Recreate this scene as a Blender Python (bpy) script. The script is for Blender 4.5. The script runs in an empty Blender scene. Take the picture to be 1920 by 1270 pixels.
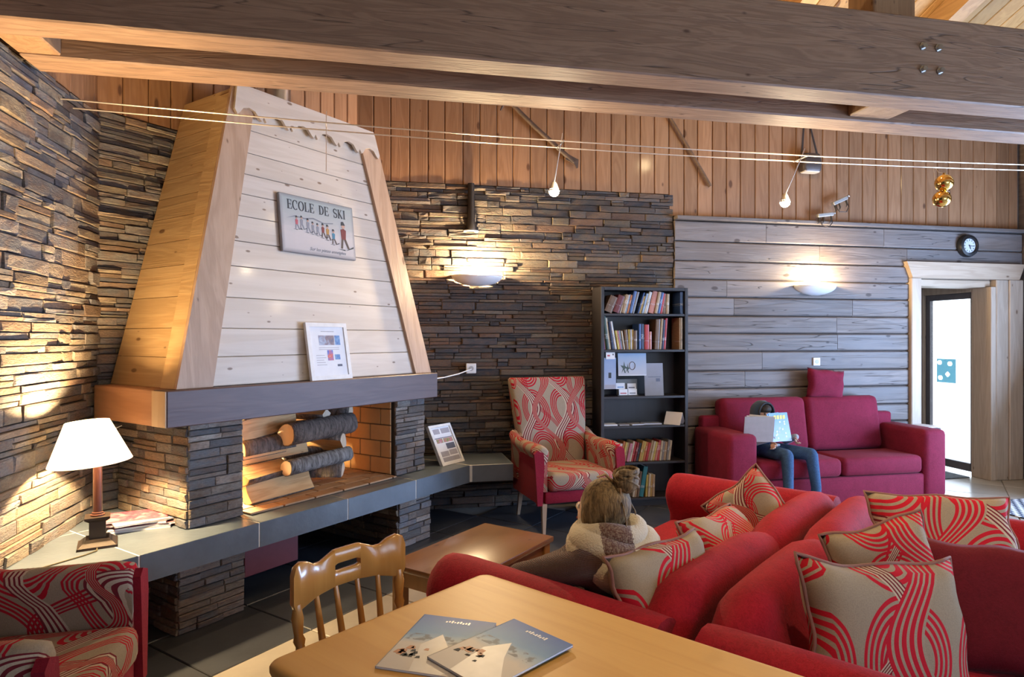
import bpy, bmesh, math, random
from mathutils import Vector, Matrix, noise as mnoise
R = math.radians
rnd = random.Random(7)
scene = bpy.context.scene
COL = scene.collection

# ------------------------------------------------------------------ camera
cam_d = bpy.data.cameras.new('camera'); cam = bpy.data.objects.new('camera', cam_d); COL.objects.link(cam)
cam_d.sensor_width = 36.0; cam_d.lens = 22.5; cam_d.clip_start = 0.05; cam_d.clip_end = 200
cam.location = (0, 0, 1.54); cam.rotation_euler = (R(90), 0, R(-11.6))
scene.camera = cam
# ------------------------------------------------------------------ view, world, daylight
vs = scene.view_settings
vs.view_transform = 'Standard'; vs.look = 'None'; vs.gamma = 1.0; vs.use_curve_mapping = False
vs.exposure = 0.25
try:
    scene.cycles.use_denoising = True
    scene.cycles.sample_clamp_indirect = 6.0
    scene.cycles.max_bounces = 6
    scene.cycles.use_adaptive_sampling = True; scene.cycles.adaptive_threshold = 0.03
    scene.cycles.caustics_reflective = False; scene.cycles.caustics_refractive = False
except Exception: pass
world = bpy.data.worlds.new('overcast_sky'); scene.world = world; world.use_nodes = True
bg = world.node_tree.nodes['Background']; bg.inputs[0].default_value = (0.72, 0.85, 1.0, 1); bg.inputs[1].default_value = 4.5

def light(name, kind, loc, energy, color, rot=None, target=None, **kw):
    d = bpy.data.lights.new(name, kind); d.energy = energy; d.color = color
    for k, v in kw.items(): setattr(d, k, v)
    o = bpy.data.objects.new(name, d); COL.objects.link(o); o.location = loc
    if target is not None:
        o.rotation_euler = (Vector(target) - Vector(loc)).to_track_quat('-Z', 'Y').to_euler()
    elif rot is not None: o.rotation_euler = rot
    return o
DAY = (0.38, 0.59, 1.0); WARM = (1.0, 0.64, 0.30); WARM2 = (1.0, 0.72, 0.42)
# daylight entering through the windows of the right hand wall and of the wall behind the camera
light('window_daylight', 'AREA', (6.78, 3.2, 1.05), 400, DAY, target=(2.0, 3.2, 3.6), shape='RECTANGLE', size=2.6, size_y=1.6)
light('window_daylight', 'AREA', (6.78, -0.2, 1.30), 70, DAY, target=(0, 0.9, 3.0), shape='RECTANGLE', size=2.6, size_y=2.1)
light('window_daylight', 'AREA', (3.4, -2.75, 1.75), 12, DAY, target=(2.2, 3.0, 1.3), shape='RECTANGLE', size=3.4, size_y=1.7)

# ------------------------------------------------------------------ object helpers
def link(o, parent=None):
    COL.objects.link(o)
    if parent is not None: o.parent = parent
    return o
def empty(name, loc=(0, 0, 0), rotz=0.0):
    o = bpy.data.objects.new(name, None); o.empty_display_size = 0.1; COL.objects.link(o)
    o.location = loc; o.rotation_euler = (0, 0, rotz); return o
def tag(o, label=None, cat=None, group=None, kind=None):
    if label: o['label'] = label
    if cat: o['category'] = cat
    if group: o['group'] = group
    if kind: o['kind'] = kind
    return o
def thing(name, label, cat, loc=(0, 0, 0), rotz=0.0, group=None):
    return tag(empty(name, loc, rotz), label, cat, group)
def mkobj(name, mesh, mat=None, parent=None, loc=None, rot=None, scale=None):
    o = bpy.data.objects.new(name, mesh)
    if mat is not None and len(mesh.materials) == 0:
        for m in (mat if isinstance(mat, (list, tuple)) else [mat]): mesh.materials.append(m)
    link(o, parent)
    if loc is not None: o.location = loc
    if rot is not None: o.rotation_euler = rot
    if scale is not None: o.scale = scale
    return o

class MB:
    """collects geometry for ONE mesh"""
    def __init__(self): self.v = []; self.f = []; self.mi = []; self.cur = 0
    def add(self, vs, fs, M=None):
        b = len(self.v)
        if M is not None: vs = [M @ Vector(p) for p in vs]
        self.v += [tuple(p) for p in vs]
        for f in fs: self.f.append(tuple(i + b for i in f)); self.mi.append(self.cur)
        return self
    def box(self, lo, hi, M=None):
        x0, y0, z0 = lo; x1, y1, z1 = hi
        return self.add([(x0,y0,z0),(x1,y0,z0),(x1,y1,z0),(x0,y1,z0),(x0,y0,z1),(x1,y0,z1),(x1,y1,z1),(x0,y1,z1)],
                        [(3,2,1,0),(4,5,6,7),(0,1,5,4),(1,2,6,5),(2,3,7,6),(3,0,4,7)], M)
    def bm(self, bm, M=None):
        bm.verts.index_update()
        self.add([v.co.copy() for v in bm.verts], [[v.index for v in f.verts] for f in bm.faces], M); bm.free(); return self
    def rbox(self, lo, hi, r=0.02, seg=2, M=None):
        bm = bmesh.new(); bmesh.ops.create_cube(bm, size=1)
        for v in bm.verts:
            for i in range(3): v.co[i] = lo[i] + (v.co[i] + .5) * (hi[i] - lo[i])
        r = min(r, min(hi[i]-lo[i] for i in range(3)) * .49)
        bmesh.ops.bevel(bm, geom=bm.edges[:], offset=r, segments=seg, profile=.5, affect='EDGES')
        return self.bm(bm, M)
    def prism(self, poly, z0, z1, M=None):
        n = len(poly)
        vs = [(p[0], p[1], z0) for p in poly] + [(p[0], p[1], z1) for p in poly]
        fs = [tuple(reversed(range(n))), tuple(range(n, 2*n))] + [(i, (i+1) % n, n+(i+1) % n, n+i) for i in range(n)]
        return self.add(vs, fs, M)
    def lathe(self, prof, n=24, M=None, cap=True):
        vs = []; fs = []; k = len(prof)
        for r, z in prof:
            for i in range(n):
                a = 2*math.pi*i/n; vs.append((r*math.cos(a), r*math.sin(a), z))
        for j in range(k-1):
            for i in range(n):
                fs.append((j*n+i, j*n+(i+1) % n, (j+1)*n+(i+1) % n, (j+1)*n+i))
        if cap:
            fs.append(tuple(reversed(range(n)))); fs.append(tuple(range((k-1)*n, k*n)))
        return self.add(vs, fs, M)
    def loft(self, rings, cap=True, closed=False, M=None):
        n = len(rings[0]); vs = [p for r in rings for p in r]; fs = []; k = len(rings)
        for j in range(k if closed else k-1):
            jj = (j+1) % k
            for i in range(n): fs.append((j*n+i, j*n+(i+1) % n, jj*n+(i+1) % n, jj*n+i))
        if cap and not closed:
            fs.append(tuple(reversed(range(n)))); fs.append(tuple(range((k-1)*n, k*n)))
        return self.add(vs, fs, M)
    def tube(self, pts, r, n=8, M=None, closed=False, cap=True):
        pts = [Vector(p) for p in pts]; k = len(pts); rings = []
        rr = r if isinstance(r, (list, tuple)) else [r]*k
        up = None
        for i in range(k):
            if closed: t = pts[(i+1) % k] - pts[i-1]
            else: t = pts[min(i+1, k-1)] - pts[max(i-1, 0)]
            t.normalize()
            if up is None:
                up = Vector((0, 0, 1)) if abs(t.z) < .9 else Vector((1, 0, 0))
            s = t.cross(up)
            if s.length < 1e-5: s = t.cross(Vector((.3, 1, .2)))
            s.normalize(); up = s.cross(t).normalized()
            rings.append([pts[i] + s*rr[i]*math.cos(2*math.pi*j/n) + up*rr[i]*math.sin(2*math.pi*j/n) for j in range(n)])
        return self.loft(rings, cap=cap, closed=closed, M=M)
    def sphere(self, c, r, n=12, M=None):
        bm = bmesh.new(); bmesh.ops.create_uvsphere(bm, u_segments=n, v_segments=max(6, n//2), radius=1)
        rr = r if isinstance(r, (list, tuple)) else (r, r, r)
        for v in bm.verts: v.co = Vector((c[0]+v.co.x*rr[0], c[1]+v.co.y*rr[1], c[2]+v.co.z*rr[2]))
        return self.bm(bm, M)
    def mesh(self, name, smooth=None):
        me = bpy.data.meshes.new(name); me.from_pydata(self.v, [], self.f)
        for p, m in zip(me.polygons, self.mi): p.material_index = m
        bm = bmesh.new(); bm.from_mesh(me); bmesh.ops.recalc_face_normals(bm, faces=bm.faces[:]); bm.to_mesh(me); bm.free()
        if smooth is not None:
            for p in me.polygons: p.use_smooth = True
            if smooth < 179:
                try: me.set_sharp_from_angle(angle=R(smooth))
                except Exception: pass
        me.update(); return me
    def build(self, name, mat, parent=None, smooth=None, loc=None, rot=None):
        return mkobj(name, self.mesh(name, smooth), mat, parent, loc, rot)

def arcpts(cx, cy, r, a0, a1, n):
    return [(cx + r*math.cos(R(a0 + (a1-a0)*i/n)), cy + r*math.sin(R(a0 + (a1-a0)*i/n))) for i in range(n+1)]
def Tr(*p): return Matrix.Translation(p)
def Rz(a): return Matrix.Rotation(R(a), 4, 'Z')
def Rx(a): return Matrix.Rotation(R(a), 4, 'X')
def Ry(a): return Matrix.Rotation(R(a), 4, 'Y')
YZ = Matrix(((0,0,1,0),(1,0,0,0),(0,1,0,0),(0,0,0,1)))      # prism (p0,p1,h) -> x=h, y=p0, z=p1
XZ = Matrix(((1,0,0,0),(0,0,1,0),(0,1,0,0),(0,0,0,1)))      # prism (p0,p1,h) -> x=p0, z=p1, y=h

# ------------------------------------------------------------------ material helpers
class NT:
    def __init__(self, name):
        self.m = bpy.data.materials.new(name); self.m.use_nodes = True
        self.t = self.m.node_tree; self.b = self.t.nodes['Principled BSDF']
    def n(self, kind, **kw):
        nd = self.t.nodes.new(kind)
        for k, v in kw.items(): setattr(nd, k, v)
        return nd
    def put(self, sock, val):
        if val is None: return
        if hasattr(val, 'links'): self.t.links.new(val, sock)
        else:
            if isinstance(val, (tuple, list)) and len(val) == 3 and sock.type == 'RGBA': val = (*val, 1)
            sock.default_value = val
    def math(self, op, a, b=None, c=None, clamp=False):
        nd = self.n('ShaderNodeMath', operation=op, use_clamp=clamp)
        self.put(nd.inputs[0], a); self.put(nd.inputs[1], b); self.put(nd.inputs[2], c); return nd.outputs[0]
    def vmath(self, op, a, b=None):
        nd = self.n('ShaderNodeVectorMath', operation=op); self.put(nd.inputs[0], a); self.put(nd.inputs[1], b)
        return nd.outputs[0]
    def mix(self, fac, a, b, mode='MIX'):
        nd = self.n('ShaderNodeMix', data_type='RGBA', blend_type=mode)
        self.put(nd.inputs[0], fac); self.put(nd.inputs[6], a); self.put(nd.inputs[7], b); return nd.outputs[2]
    def maprange(self, x, a, b, c=0., d=1.):
        nd = self.n('ShaderNodeMapRange'); self.put(nd.inputs[0], x)
        for i, q in enumerate((a, b, c, d)): self.put(nd.inputs[i+1], q)
        return nd.outputs[0]
    def noise(self, vec, scale=5., detail=3., rough=.5, dist=0.):
        nd = self.n('ShaderNodeTexNoise'); self.put(nd.inputs['Vector'], vec); self.put(nd.inputs['Scale'], scale)
        self.put(nd.inputs['Detail'], detail); self.put(nd.inputs['Roughness'], rough); self.put(nd.inputs['Distortion'], dist)
        return nd.outputs['Fac']
    def ramp(self, fac, stops, interp='LINEAR'):
        nd = self.n('ShaderNodeValToRGB'); cr = nd.color_ramp; cr.interpolation = interp
        while len(cr.elements) < len(stops): cr.elements.new(.5)
        for e, (p, c) in zip(cr.elements, stops): e.position = p; e.color = (*c, 1)
        self.put(nd.inputs[0], fac); return nd.outputs[0]
    def bump(self, h, strength=.3, dist=.01):
        nd = self.n('ShaderNodeBump'); self.put(nd.inputs['Height'], h); self.put(nd.inputs['Strength'], strength)
        self.put(nd.inputs['Distance'], dist); self.put(self.b.inputs['Normal'], nd.outputs[0]); return nd.outputs[0]
    def objco(self): return self.n('ShaderNodeTexCoord').outputs['Object']
    def pos(self): return self.n('ShaderNodeNewGeometry').outputs['Position']
    def rand(self): return self.n('ShaderNodeObjectInfo').outputs['Random']
    def island(self): return self.n('ShaderNodeNewGeometry').outputs['Random Per Island']
    def set(self, color=None, rough=None, metal=None, coat=None, spec=None, emit=None, estr=None, sheen=None, alpha=None):
        b = self.b
        self.put(b.inputs['Base Color'], color); self.put(b.inputs['Roughness'], rough); self.put(b.inputs['Metallic'], metal)
        if coat is not None: self.put(b.inputs['Coat Weight'], coat); b.inputs['Coat Roughness'].default_value = .12
        if spec is not None: self.put(b.inputs['Specular IOR Level'], spec)
        if emit is not None: self.put(b.inputs['Emission Color'], emit); self.put(b.inputs['Emission Strength'], estr)
        if sheen is not None: self.put(b.inputs['Sheen Weight'], sheen)
        return self.m

def plain(name, color, rough=.6, metal=0., var=.06, coat=None, spec=None):
    t = NT(name); n = t.noise(t.objco(), 25., 2.)
    f = t.maprange(n, .3, .7, 1-var, 1+var)
    c = t.vmath('MULTIPLY', (color[0], color[1], color[2]), None); nd = c.node
    cmb = t.n('ShaderNodeCombineXYZ')
    for i in range(3): t.put(cmb.inputs[i], f)
    t.put(nd.inputs[1], cmb.outputs[0])
    return t.set(c, rough, metal, coat, spec)

def wood(name, light_c, dark_c, axis='X', rough=.55, coat=None, knots=.5, tint=.14, lines=14., bump=.25, scale=1., grey=None, cracks=0., ks=1.):
    t = NT(name)
    r = t.rand()
    off = t.n('ShaderNodeCombineXYZ')
    for i, k in enumerate((13.7, 7.3, 19.1)): t.put(off.inputs[i], t.math('MULTIPLY', r, k))
    co = t.vmath('ADD', t.objco(), off.outputs[0])
    ai = 'XYZ'.index(axis)
    s = [9.*scale]*3; s[ai] = .9*scale
    gv = t.vmath('MULTIPLY', co, tuple(s))
    g = t.noise(gv, 1., 3., .55, .8)
    ln = t.math('SINE', t.math('MULTIPLY', g, lines*2.2))
    ln = t.maprange(ln, -1., 1.)
    s2 = [110.*scale]*3; s2[ai] = 4.*scale
    fine = t.noise(t.vmath('MULTIPLY', co, tuple(s2)), 1., 2.)
    fac = t.math('ADD', t.math('MULTIPLY', ln, .55), t.math('MULTIPLY', fine, .45))
    col = t.mix(fac, dark_c, light_c)
    if grey is not None:
        s3 = [2.5]*3; s3[ai] = .8
        col = t.mix(t.maprange(t.noise(t.vmath('MULTIPLY', co, tuple(s3)), 1., 3.), .35, .65, 0., .85), col, grey)
    hgt = fac
    if knots > 0:
        sx_ = t.n('ShaderNodeSeparateXYZ'); t.put(sx_.inputs[0], co); oth = [i for i in range(3) if i != ai]
        kv = t.n('ShaderNodeCombineXYZ'); t.put(kv.inputs[0], t.math('MULTIPLY', sx_.outputs[ai], 3.0*ks))
        t.put(kv.inputs[1], t.math('MULTIPLY', t.math('ADD', sx_.outputs[oth[0]], sx_.outputs[oth[1]]), 6.0*ks))
        vor = t.n('ShaderNodeTexVoronoi', voronoi_dimensions='2D'); t.put(vor.inputs['Vector'], kv.outputs[0]); vor.inputs['Scale'].default_value = 1.
        sep = t.n('ShaderNodeSeparateColor'); t.put(sep.inputs[0], vor.outputs['Color'])
        on = t.math('LESS_THAN', sep.outputs[0], knots)
        sz = t.math('MULTIPLY', t.math('POWER', sep.outputs[1], 1.6), .105)
        k = t.maprange(t.math('SUBTRACT', vor.outputs['Distance'], sz), -.01, .045, 1., 0.)
        k = t.math('MULTIPLY', k, on)
        kd = (dark_c[0]*.30, dark_c[1]*.20, dark_c[2]*.14)
        col = t.mix(t.math('MULTIPLY', k, .85), col, kd)
    if cracks > 0:
        s5 = [14.]*3; s5[ai] = .55
        cn = t.noise(t.vmath('MULTIPLY', co, tuple(s5)), 1., 2., .5, .4)
        ck = t.maprange(t.math('ABSOLUTE', t.math('SUBTRACT', cn, .52)), 0., .006, cracks, 0.)
        col = t.mix(ck, col, tuple(x*.2 for x in dark_c))
        hgt = t.math('SUBTRACT', hgt, t.math('MULTIPLY', ck, 2.))
    b = t.maprange(r, 0., 1., 1-tint, 1+tint)
    cmb = t.n('ShaderNodeCombineXYZ')
    for i in range(3): t.put(cmb.inputs[i], b)
    col = t.vmath('MULTIPLY', col, cmb.outputs[0])
    t.bump(hgt, bump, .004)
    return t.set(col, rough, 0., coat)

def stone(name, cols, rough=.8, bump=.6):
    t = NT(name); p = t.pos()
    r = t.math('FRACT', t.math('ADD', t.rand(), t.island()))
    n = len(cols)
    c = t.ramp(r, [(i/n, cols[i]) for i in range(n)], 'CONSTANT')
    n1 = t.noise(t.vmath('MULTIPLY', p, (1., 1., 2.5)), 9., 4., .6)
    n2 = t.noise(t.vmath('MULTIPLY', p, (1., 1., 3.)), 45., 3., .6)
    c = t.mix(t.maprange(n1, .42, .66, 0., .55), c, (0.17, 0.095, 0.05))
    c = t.mix(t.maprange(n2, .35, .7, 0., .5), c, (0.05, 0.05, 0.055))
    r2 = t.math('FRACT', t.math('MULTIPLY', r, 17.3))
    cmb = t.n('ShaderNodeCombineXYZ'); b = t.maprange(r2, 0., 1., .7, 1.3)
    for i in range(3): t.put(cmb.inputs[i], b)
    c = t.vmath('MULTIPLY', c, cmb.outputs[0])
    t.bump(t.math('ADD', n1, t.math('MULTIPLY', n2, .6)), bump, .02)
    return t.set(c, rough, 0., None, .35)

def swirl(name, plane='XZ', sc=1.0, base=(.33, .27, .20), red=(.50, .010, .028), rose=(.52, .43, .33), dark=(.17, .018, .03), shift=0., rings=True):
    t = NT(name); co = t.objco()
    sp = t.n('ShaderNodeSeparateXYZ'); t.put(sp.inputs[0], co); x, y, z = sp.outputs
    if plane == 'XZ': u, v = t.math('ADD', x, t.math('MULTIPLY', y, .75)), t.math('ADD', z, t.math('MULTIPLY', y, -.65))
    elif plane == 'XY': u, v = x, y
    else: u, v = t.math('ADD', y, t.math('MULTIPLY', x, .75)), t.math('ADD', z, t.math('MULTIPLY', x, .65))
    u = t.math('ADD', t.math('MULTIPLY', u, 1/sc), shift); v = t.math('ADD', t.math('MULTIPLY', v, 1/sc), shift*1.7)
    wob = t.math('MULTIPLY', t.math('SUBTRACT', t.noise(co, 2.2, 1.), .5), .10)
    u = t.math('ADD', u, wob)
    def fam(P, A, k, ph, w0, w1, pitch, duty, off):
        d = t.math('ADD', t.math('ADD', u, off), t.math('MULTIPLY', t.math('SINE', t.math('ADD', t.math('MULTIPLY', v, k), ph)), A))
        tt = t.math('MULTIPLY', t.math('SUBTRACT', t.math('FRACT', t.math('DIVIDE', d, P)), .5), P)
        w = t.math('ADD', t.math('MULTIPLY', t.math('SINE', t.math('ADD', t.math('MULTIPLY', v, k*.5), ph*1.3+1)), w1), w0)
        rel = t.math('DIVIDE', tt, w)
        m = t.math('LESS_THAN', t.math('ABSOLUTE', rel), 1.)
        st = t.math('LESS_THAN', t.math('FRACT', t.math('MULTIPLY', t.math('ADD', rel, 1.), pitch)), duty)
        return m, st, rel
    m1, s1, r1 = fam(.40, .11, 9.0, 0.2, .046, .022, 2.5, .62, .0)
    m2, s2, r2 = fam(.40, .12, 9.0, 2.6, .040, .018, 2.0, .55, .20)
    m3, s3, r3 = fam(.52, .16, 6.0, 1.2, .040, .015, 2.0, .55, .05)
    c = t.mix(t.math('MULTIPLY', m3, s3), base, (red[0]*.85, red[1], red[2]))
    PR, QR = .34, .40
    cu = t.math('MULTIPLY', t.math('SUBTRACT', t.math('FRACT', t.math('DIVIDE', t.math('ADD', u, .07), PR)), .5), PR)
    cv = t.math('MULTIPLY', t.math('SUBTRACT', t.math('FRACT', t.math('DIVIDE', t.math('ADD', v, .11), QR)), .5), QR*.8)
    rr_ = t.math('ADD', t.math('SQRT', t.math('ADD', t.math('MULTIPLY', cu, cu), t.math('MULTIPLY', cv, cv))), t.math('MULTIPLY', wob, .35))
    rm = t.math('LESS_THAN', t.math('ABSOLUTE', t.math('SUBTRACT', rr_, .125)), .036)
    rs = t.math('LESS_THAN', t.math('FRACT', t.math('DIVIDE', rr_, .018)), .58)
    if rings: c = t.mix(t.math('MULTIPLY', rm, rs), c, red)
    c = t.mix(m2, c, dark); c = t.mix(t.math('MULTIPLY', m2, s2), c, rose)
    c = t.mix(m1, c, tuple(b*1.08 for b in base)); c = t.mix(t.math('MULTIPLY', m1, s1), c, red)
    wv = t.noise(co, 260., 1.)
    c = t.mix(t.maprange(wv, .3, .7, 0., .18), c, (.05, .03, .02))
    t.bump(wv, .25, .002)
    return t.set(c, .9, 0., None, .15)

def chenille(name, col, dark, rough=.8):
    t = NT(name); co = t.objco()
    n1 = t.noise(co, 7., 3., .6, .5); n2 = t.noise(t.vmath('MULTIPLY', co, (1., 1.6, 1.)), 140., 2., .6, 1.5); n3 = t.noise(co, 42., 2., .6, 2.)
    f = t.math('ADD', t.math('MULTIPLY', n1, .35), t.math('ADD', t.math('MULTIPLY', n2, .4), t.math('MULTIPLY', n3, .35)))
    c = t.mix(t.maprange(f, .38, .68), dark, col)
    t.bump(t.math('ADD', n2, n3), .35, .004)
    return t.set(c, rough, 0., None, .15, sheen=.04)
# ------------------------------------------------------------------ materials
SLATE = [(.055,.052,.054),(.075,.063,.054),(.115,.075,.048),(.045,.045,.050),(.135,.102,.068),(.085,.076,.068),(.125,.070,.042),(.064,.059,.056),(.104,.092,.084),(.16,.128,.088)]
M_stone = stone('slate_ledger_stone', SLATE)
M_stone_lit = stone('lamplit_slate_ledger_stone', [(.12,.118,.125),(.16,.14,.12),(.21,.155,.105),(.10,.102,.112),(.25,.20,.14),(.17,.155,.14),(.22,.145,.095),(.13,.124,.12),(.20,.18,.165),(.28,.235,.17)], .8, .5)  # lighter copy of the slate, lamp light put into its colour
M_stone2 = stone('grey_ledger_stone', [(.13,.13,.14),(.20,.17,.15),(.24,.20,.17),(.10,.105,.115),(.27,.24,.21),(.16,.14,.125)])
M_mortar = plain('dark_mortar', (.07,.06,.052), .9)
M_wallb_z = wood('orange_pine_upright', (.33,.175,.088), (.235,.112,.050), 'Z', .5, .1, .22, .15, 14., .25, 1., None, 0., .9)
M_timber = wood('weathered_timber', (.215,.168,.14), (.105,.078,.064), 'X', .6, None, .26, .14, 10., .5, 1., (.16,.146,.145), .9, 1.1)
M_beam = wood('brown_beam_wood', (.33,.205,.13), (.20,.115,.07), 'X', .6, None, .14, .05, 16., .4, 1.6, None, .7)
M_beam_z = wood('brown_post_wood', (.33,.20,.11), (.22,.125,.065), 'Z', .55, None, .3, .05)
M_ceil = wood('yellow_pine_ceiling', (.50,.29,.10), (.38,.20,.06), 'Y', .5, None, .4, .14)
M_paleX = wood('pale_pine_boards', (.62,.54,.46), (.53,.445,.365), 'X', .5, .1, .22, .05, 9., .2, 1., None, 0., 2.0)
M_paleY = wood('warm_pine_side', (.52,.34,.16), (.40,.24,.10), 'Y', .5, .1, .18, .08, 11.)
M_postwood = wood('pink_pine_corner_board', (.50,.335,.225), (.38,.235,.145), 'Z', .5, .1, .15, .05, 11.)
M_doorZ = wood('door_frame_pine_upright', (.50,.40,.31), (.39,.30,.22), 'Z', .5, .1, .25, .08)
M_doorX = wood('door_frame_pine_lying', (.52,.40,.29), (.40,.29,.20), 'X', .5, .1, .5, .08)
M_mantel = wood('shaded_mantel_oak', (.115,.068,.062), (.075,.042,.042), 'X', .5, None, .12, .03, 10., .15)  # mantel front, shade worked into the wood colour
M_mantel_side = wood('lamplit_mantel_oak', (.40,.20,.10), (.28,.125,.055), 'Y', .55, None, .2, .03, 8.)  # same wood for the mantel sides, lamp light worked into the colour
M_table = wood('honey_pine_tabletop', (.58,.335,.092), (.50,.265,.062), 'Y', .5, None, .25, .03, 7., .06, 1., None, 0., .8)
M_chairw = wood('glossy_honey_chair', (.50,.245,.062), (.40,.175,.04), 'Z', .25, .5, 0., .04, 6., .05)
M_coffee = wood('brown_coffee_table', (.20,.088,.026), (.145,.058,.016), 'X', .33, .25, .2, .03, 7., .08)
M_darkshelf = wood('black_brown_shelf', (.020,.016,.018), (.013,.011,.013), 'Z', .45, .1, 0., .03, 8., .06)
M_tile_d = None
def tilemat(name, col, rough, var, bump=.12):
    t = NT(name); p = t.pos()
    n = t.noise(p, 3.5, 4., .6); n2 = t.noise(p, 38., 3.)
    c = t.mix(t.maprange(n, .35, .65), tuple(x*(1-var) for x in col), tuple(x*(1+var) for x in col))
    b = t.maprange(t.rand(), 0., 1., .9, 1.1); cmb = t.n('ShaderNodeCombineXYZ')
    for i in range(3): t.put(cmb.inputs[i], b)
    t.bump(t.math('ADD', n, t.math('MULTIPLY', n2, .4)), bump, .01)
    return t.set(t.vmath('MULTIPLY', c, cmb.outputs[0]), rough, 0., None, .5)
M_tile_d = tilemat('dark_slate_tile', (.040,.045,.056), .42, .2)
M_tile_b = tilemat('beige_floor_tile', (.42,.38,.32), .20, .08, .04)
M_hearth = tilemat('hearth_slate_tile', (.11,.135,.165), .30, .16, .2)
M_grout = plain('pale_grout', (.33,.31,.28), .9)
M_grout_w = plain('white_grout', (.62,.60,.56), .9)
M_white = plain('white_plaster', (.62,.61,.58), .7)
M_firebrick = tilemat('ochre_firebrick', (.50,.30,.135), .8, .1, .15)
M_firefloor = tilemat('brown_firebrick', (.38,.225,.12), .75, .14, .15)
M_soot = plain('dark_underside', (.02,.018,.018), .9)
M_redpanel = plain('maroon_panel', (.13,.022,.035), .55)
M_steel = plain('brushed_steel', (.6,.6,.6), .3, 1.)
M_darkmetal = plain('dark_metal', (.04,.035,.035), .4, .6)
M_black = plain('black_plastic', (.012,.012,.013), .4)
M_whiteplastic = plain('white_plastic', (.75,.75,.74), .35)
M_snow = plain('snow', (.9,.92,.95), .9)
def glassmat(name, tint=(1,1,1), gl=.08):
    t = NT(name); o = t.t.nodes['Material Output']
    tr = t.n('ShaderNodeBsdfTransparent'); tr.inputs[0].default_value = (*tint, 1)
    g = t.n('ShaderNodeBsdfGlossy'); g.inputs['Roughness'].default_value = .02
    mx = t.n('ShaderNodeMixShader'); mx.inputs[0].default_value = gl
    t.t.links.new(tr.outputs[0], mx.inputs[1]); t.t.links.new(g.outputs[0], mx.inputs[2]); t.t.links.new(mx.outputs[0], o.inputs['Surface'])
    return t.m
M_glass = glassmat('clear_glass')
def emitmat(name, col, st, base=(.8,.8,.8)):
    t = NT(name); return t.set(base, .5, emit=col, estr=st)

# ------------------------------------------------------------------ projection used only to decide which pieces are worth building singly
def to_px(p):
    s_, c_ = math.sin(R(11.6)), math.cos(R(11.6))
    d = p[0]*s_ + p[1]*c_
    if d < .2: return None
    return (960+1200*(p[0]*c_-p[1]*s_)/d, 635-1200*(p[2]-1.54)/d, d)

# ------------------------------------------------------------------ stone facing
def stone_variants(seed, n=14):
    r = random.Random(seed); out = []
    for k in range(n):
        j = lambda a: r.uniform(-a, a)
        vs = [(-.5,0,-.5),(.5,0,-.5),(.5,0,.5),(-.5,0,.5)]
        vs += [(-.5,-.7+j(.12),-.5+abs(j(.06))),(.5,-.7+j(.12),-.5+abs(j(.06))),(.5,-.7+j(.12),.5-abs(j(.06))),(-.5,-.7+j(.12),.5-abs(j(.06)))]
        # uneven split face, six points
        vs += [(-.47,-.88+j(.12),-.38+j(.06)),(j(.15),-.95+j(.15),-.40+j(.06)),(.47,-.88+j(.12),-.38+j(.06)),
               (.47,-.88+j(.12),.38+j(.06)),(j(.15),-.95+j(.15),.40+j(.06)),(-.47,-.88+j(.12),.38+j(.06))]
        fs = [(0,1,5,4),(1,2,6,5),(2,3,7,6),(3,0,4,7),(4,5,10,9,8),(5,6,11,10),(6,7,13,12,11),(7,4,8,13),(8,9,12,13),(9,10,11,12)]
        out.append((vs, fs))
    return out
SV = stone_variants(3)
def variant_meshes(mat, tagname):
    ms = []
    for k, (vs, fs) in enumerate(SV):
        m = bpy.data.meshes.new(tagname); m.from_pydata(vs, [], fs)
        bm = bmesh.new(); bm.from_mesh(m); bmesh.ops.recalc_face_normals(bm, faces=bm.faces[:]); bm.to_mesh(m); bm.free()
        m.materials.append(mat); ms.append(m)
    return ms
def layout(length, z0, z1, hrange, lrange, r):
    out = []; z = z0
    while z < z1 - .008:
        h = min(r.uniform(*hrange), z1 - z)
        if z1 - z - h < .02: h = z1 - z
        x = 0.
        while x < length - .005:
            l = min(r.uniform(*lrange), length - x)
            if length - x - l < .07: l = length - x
            if h > hrange[0]*1.75 and r.random() < .35:      # two thin ones on top of each other
                hh = h*r.uniform(.4, .6); out.append((x, l, z, hh)); out.append((x, l, z+hh, h-hh))
            else: out.append((x, l, z, h))
            x += l
        z += h
    return out
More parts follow.
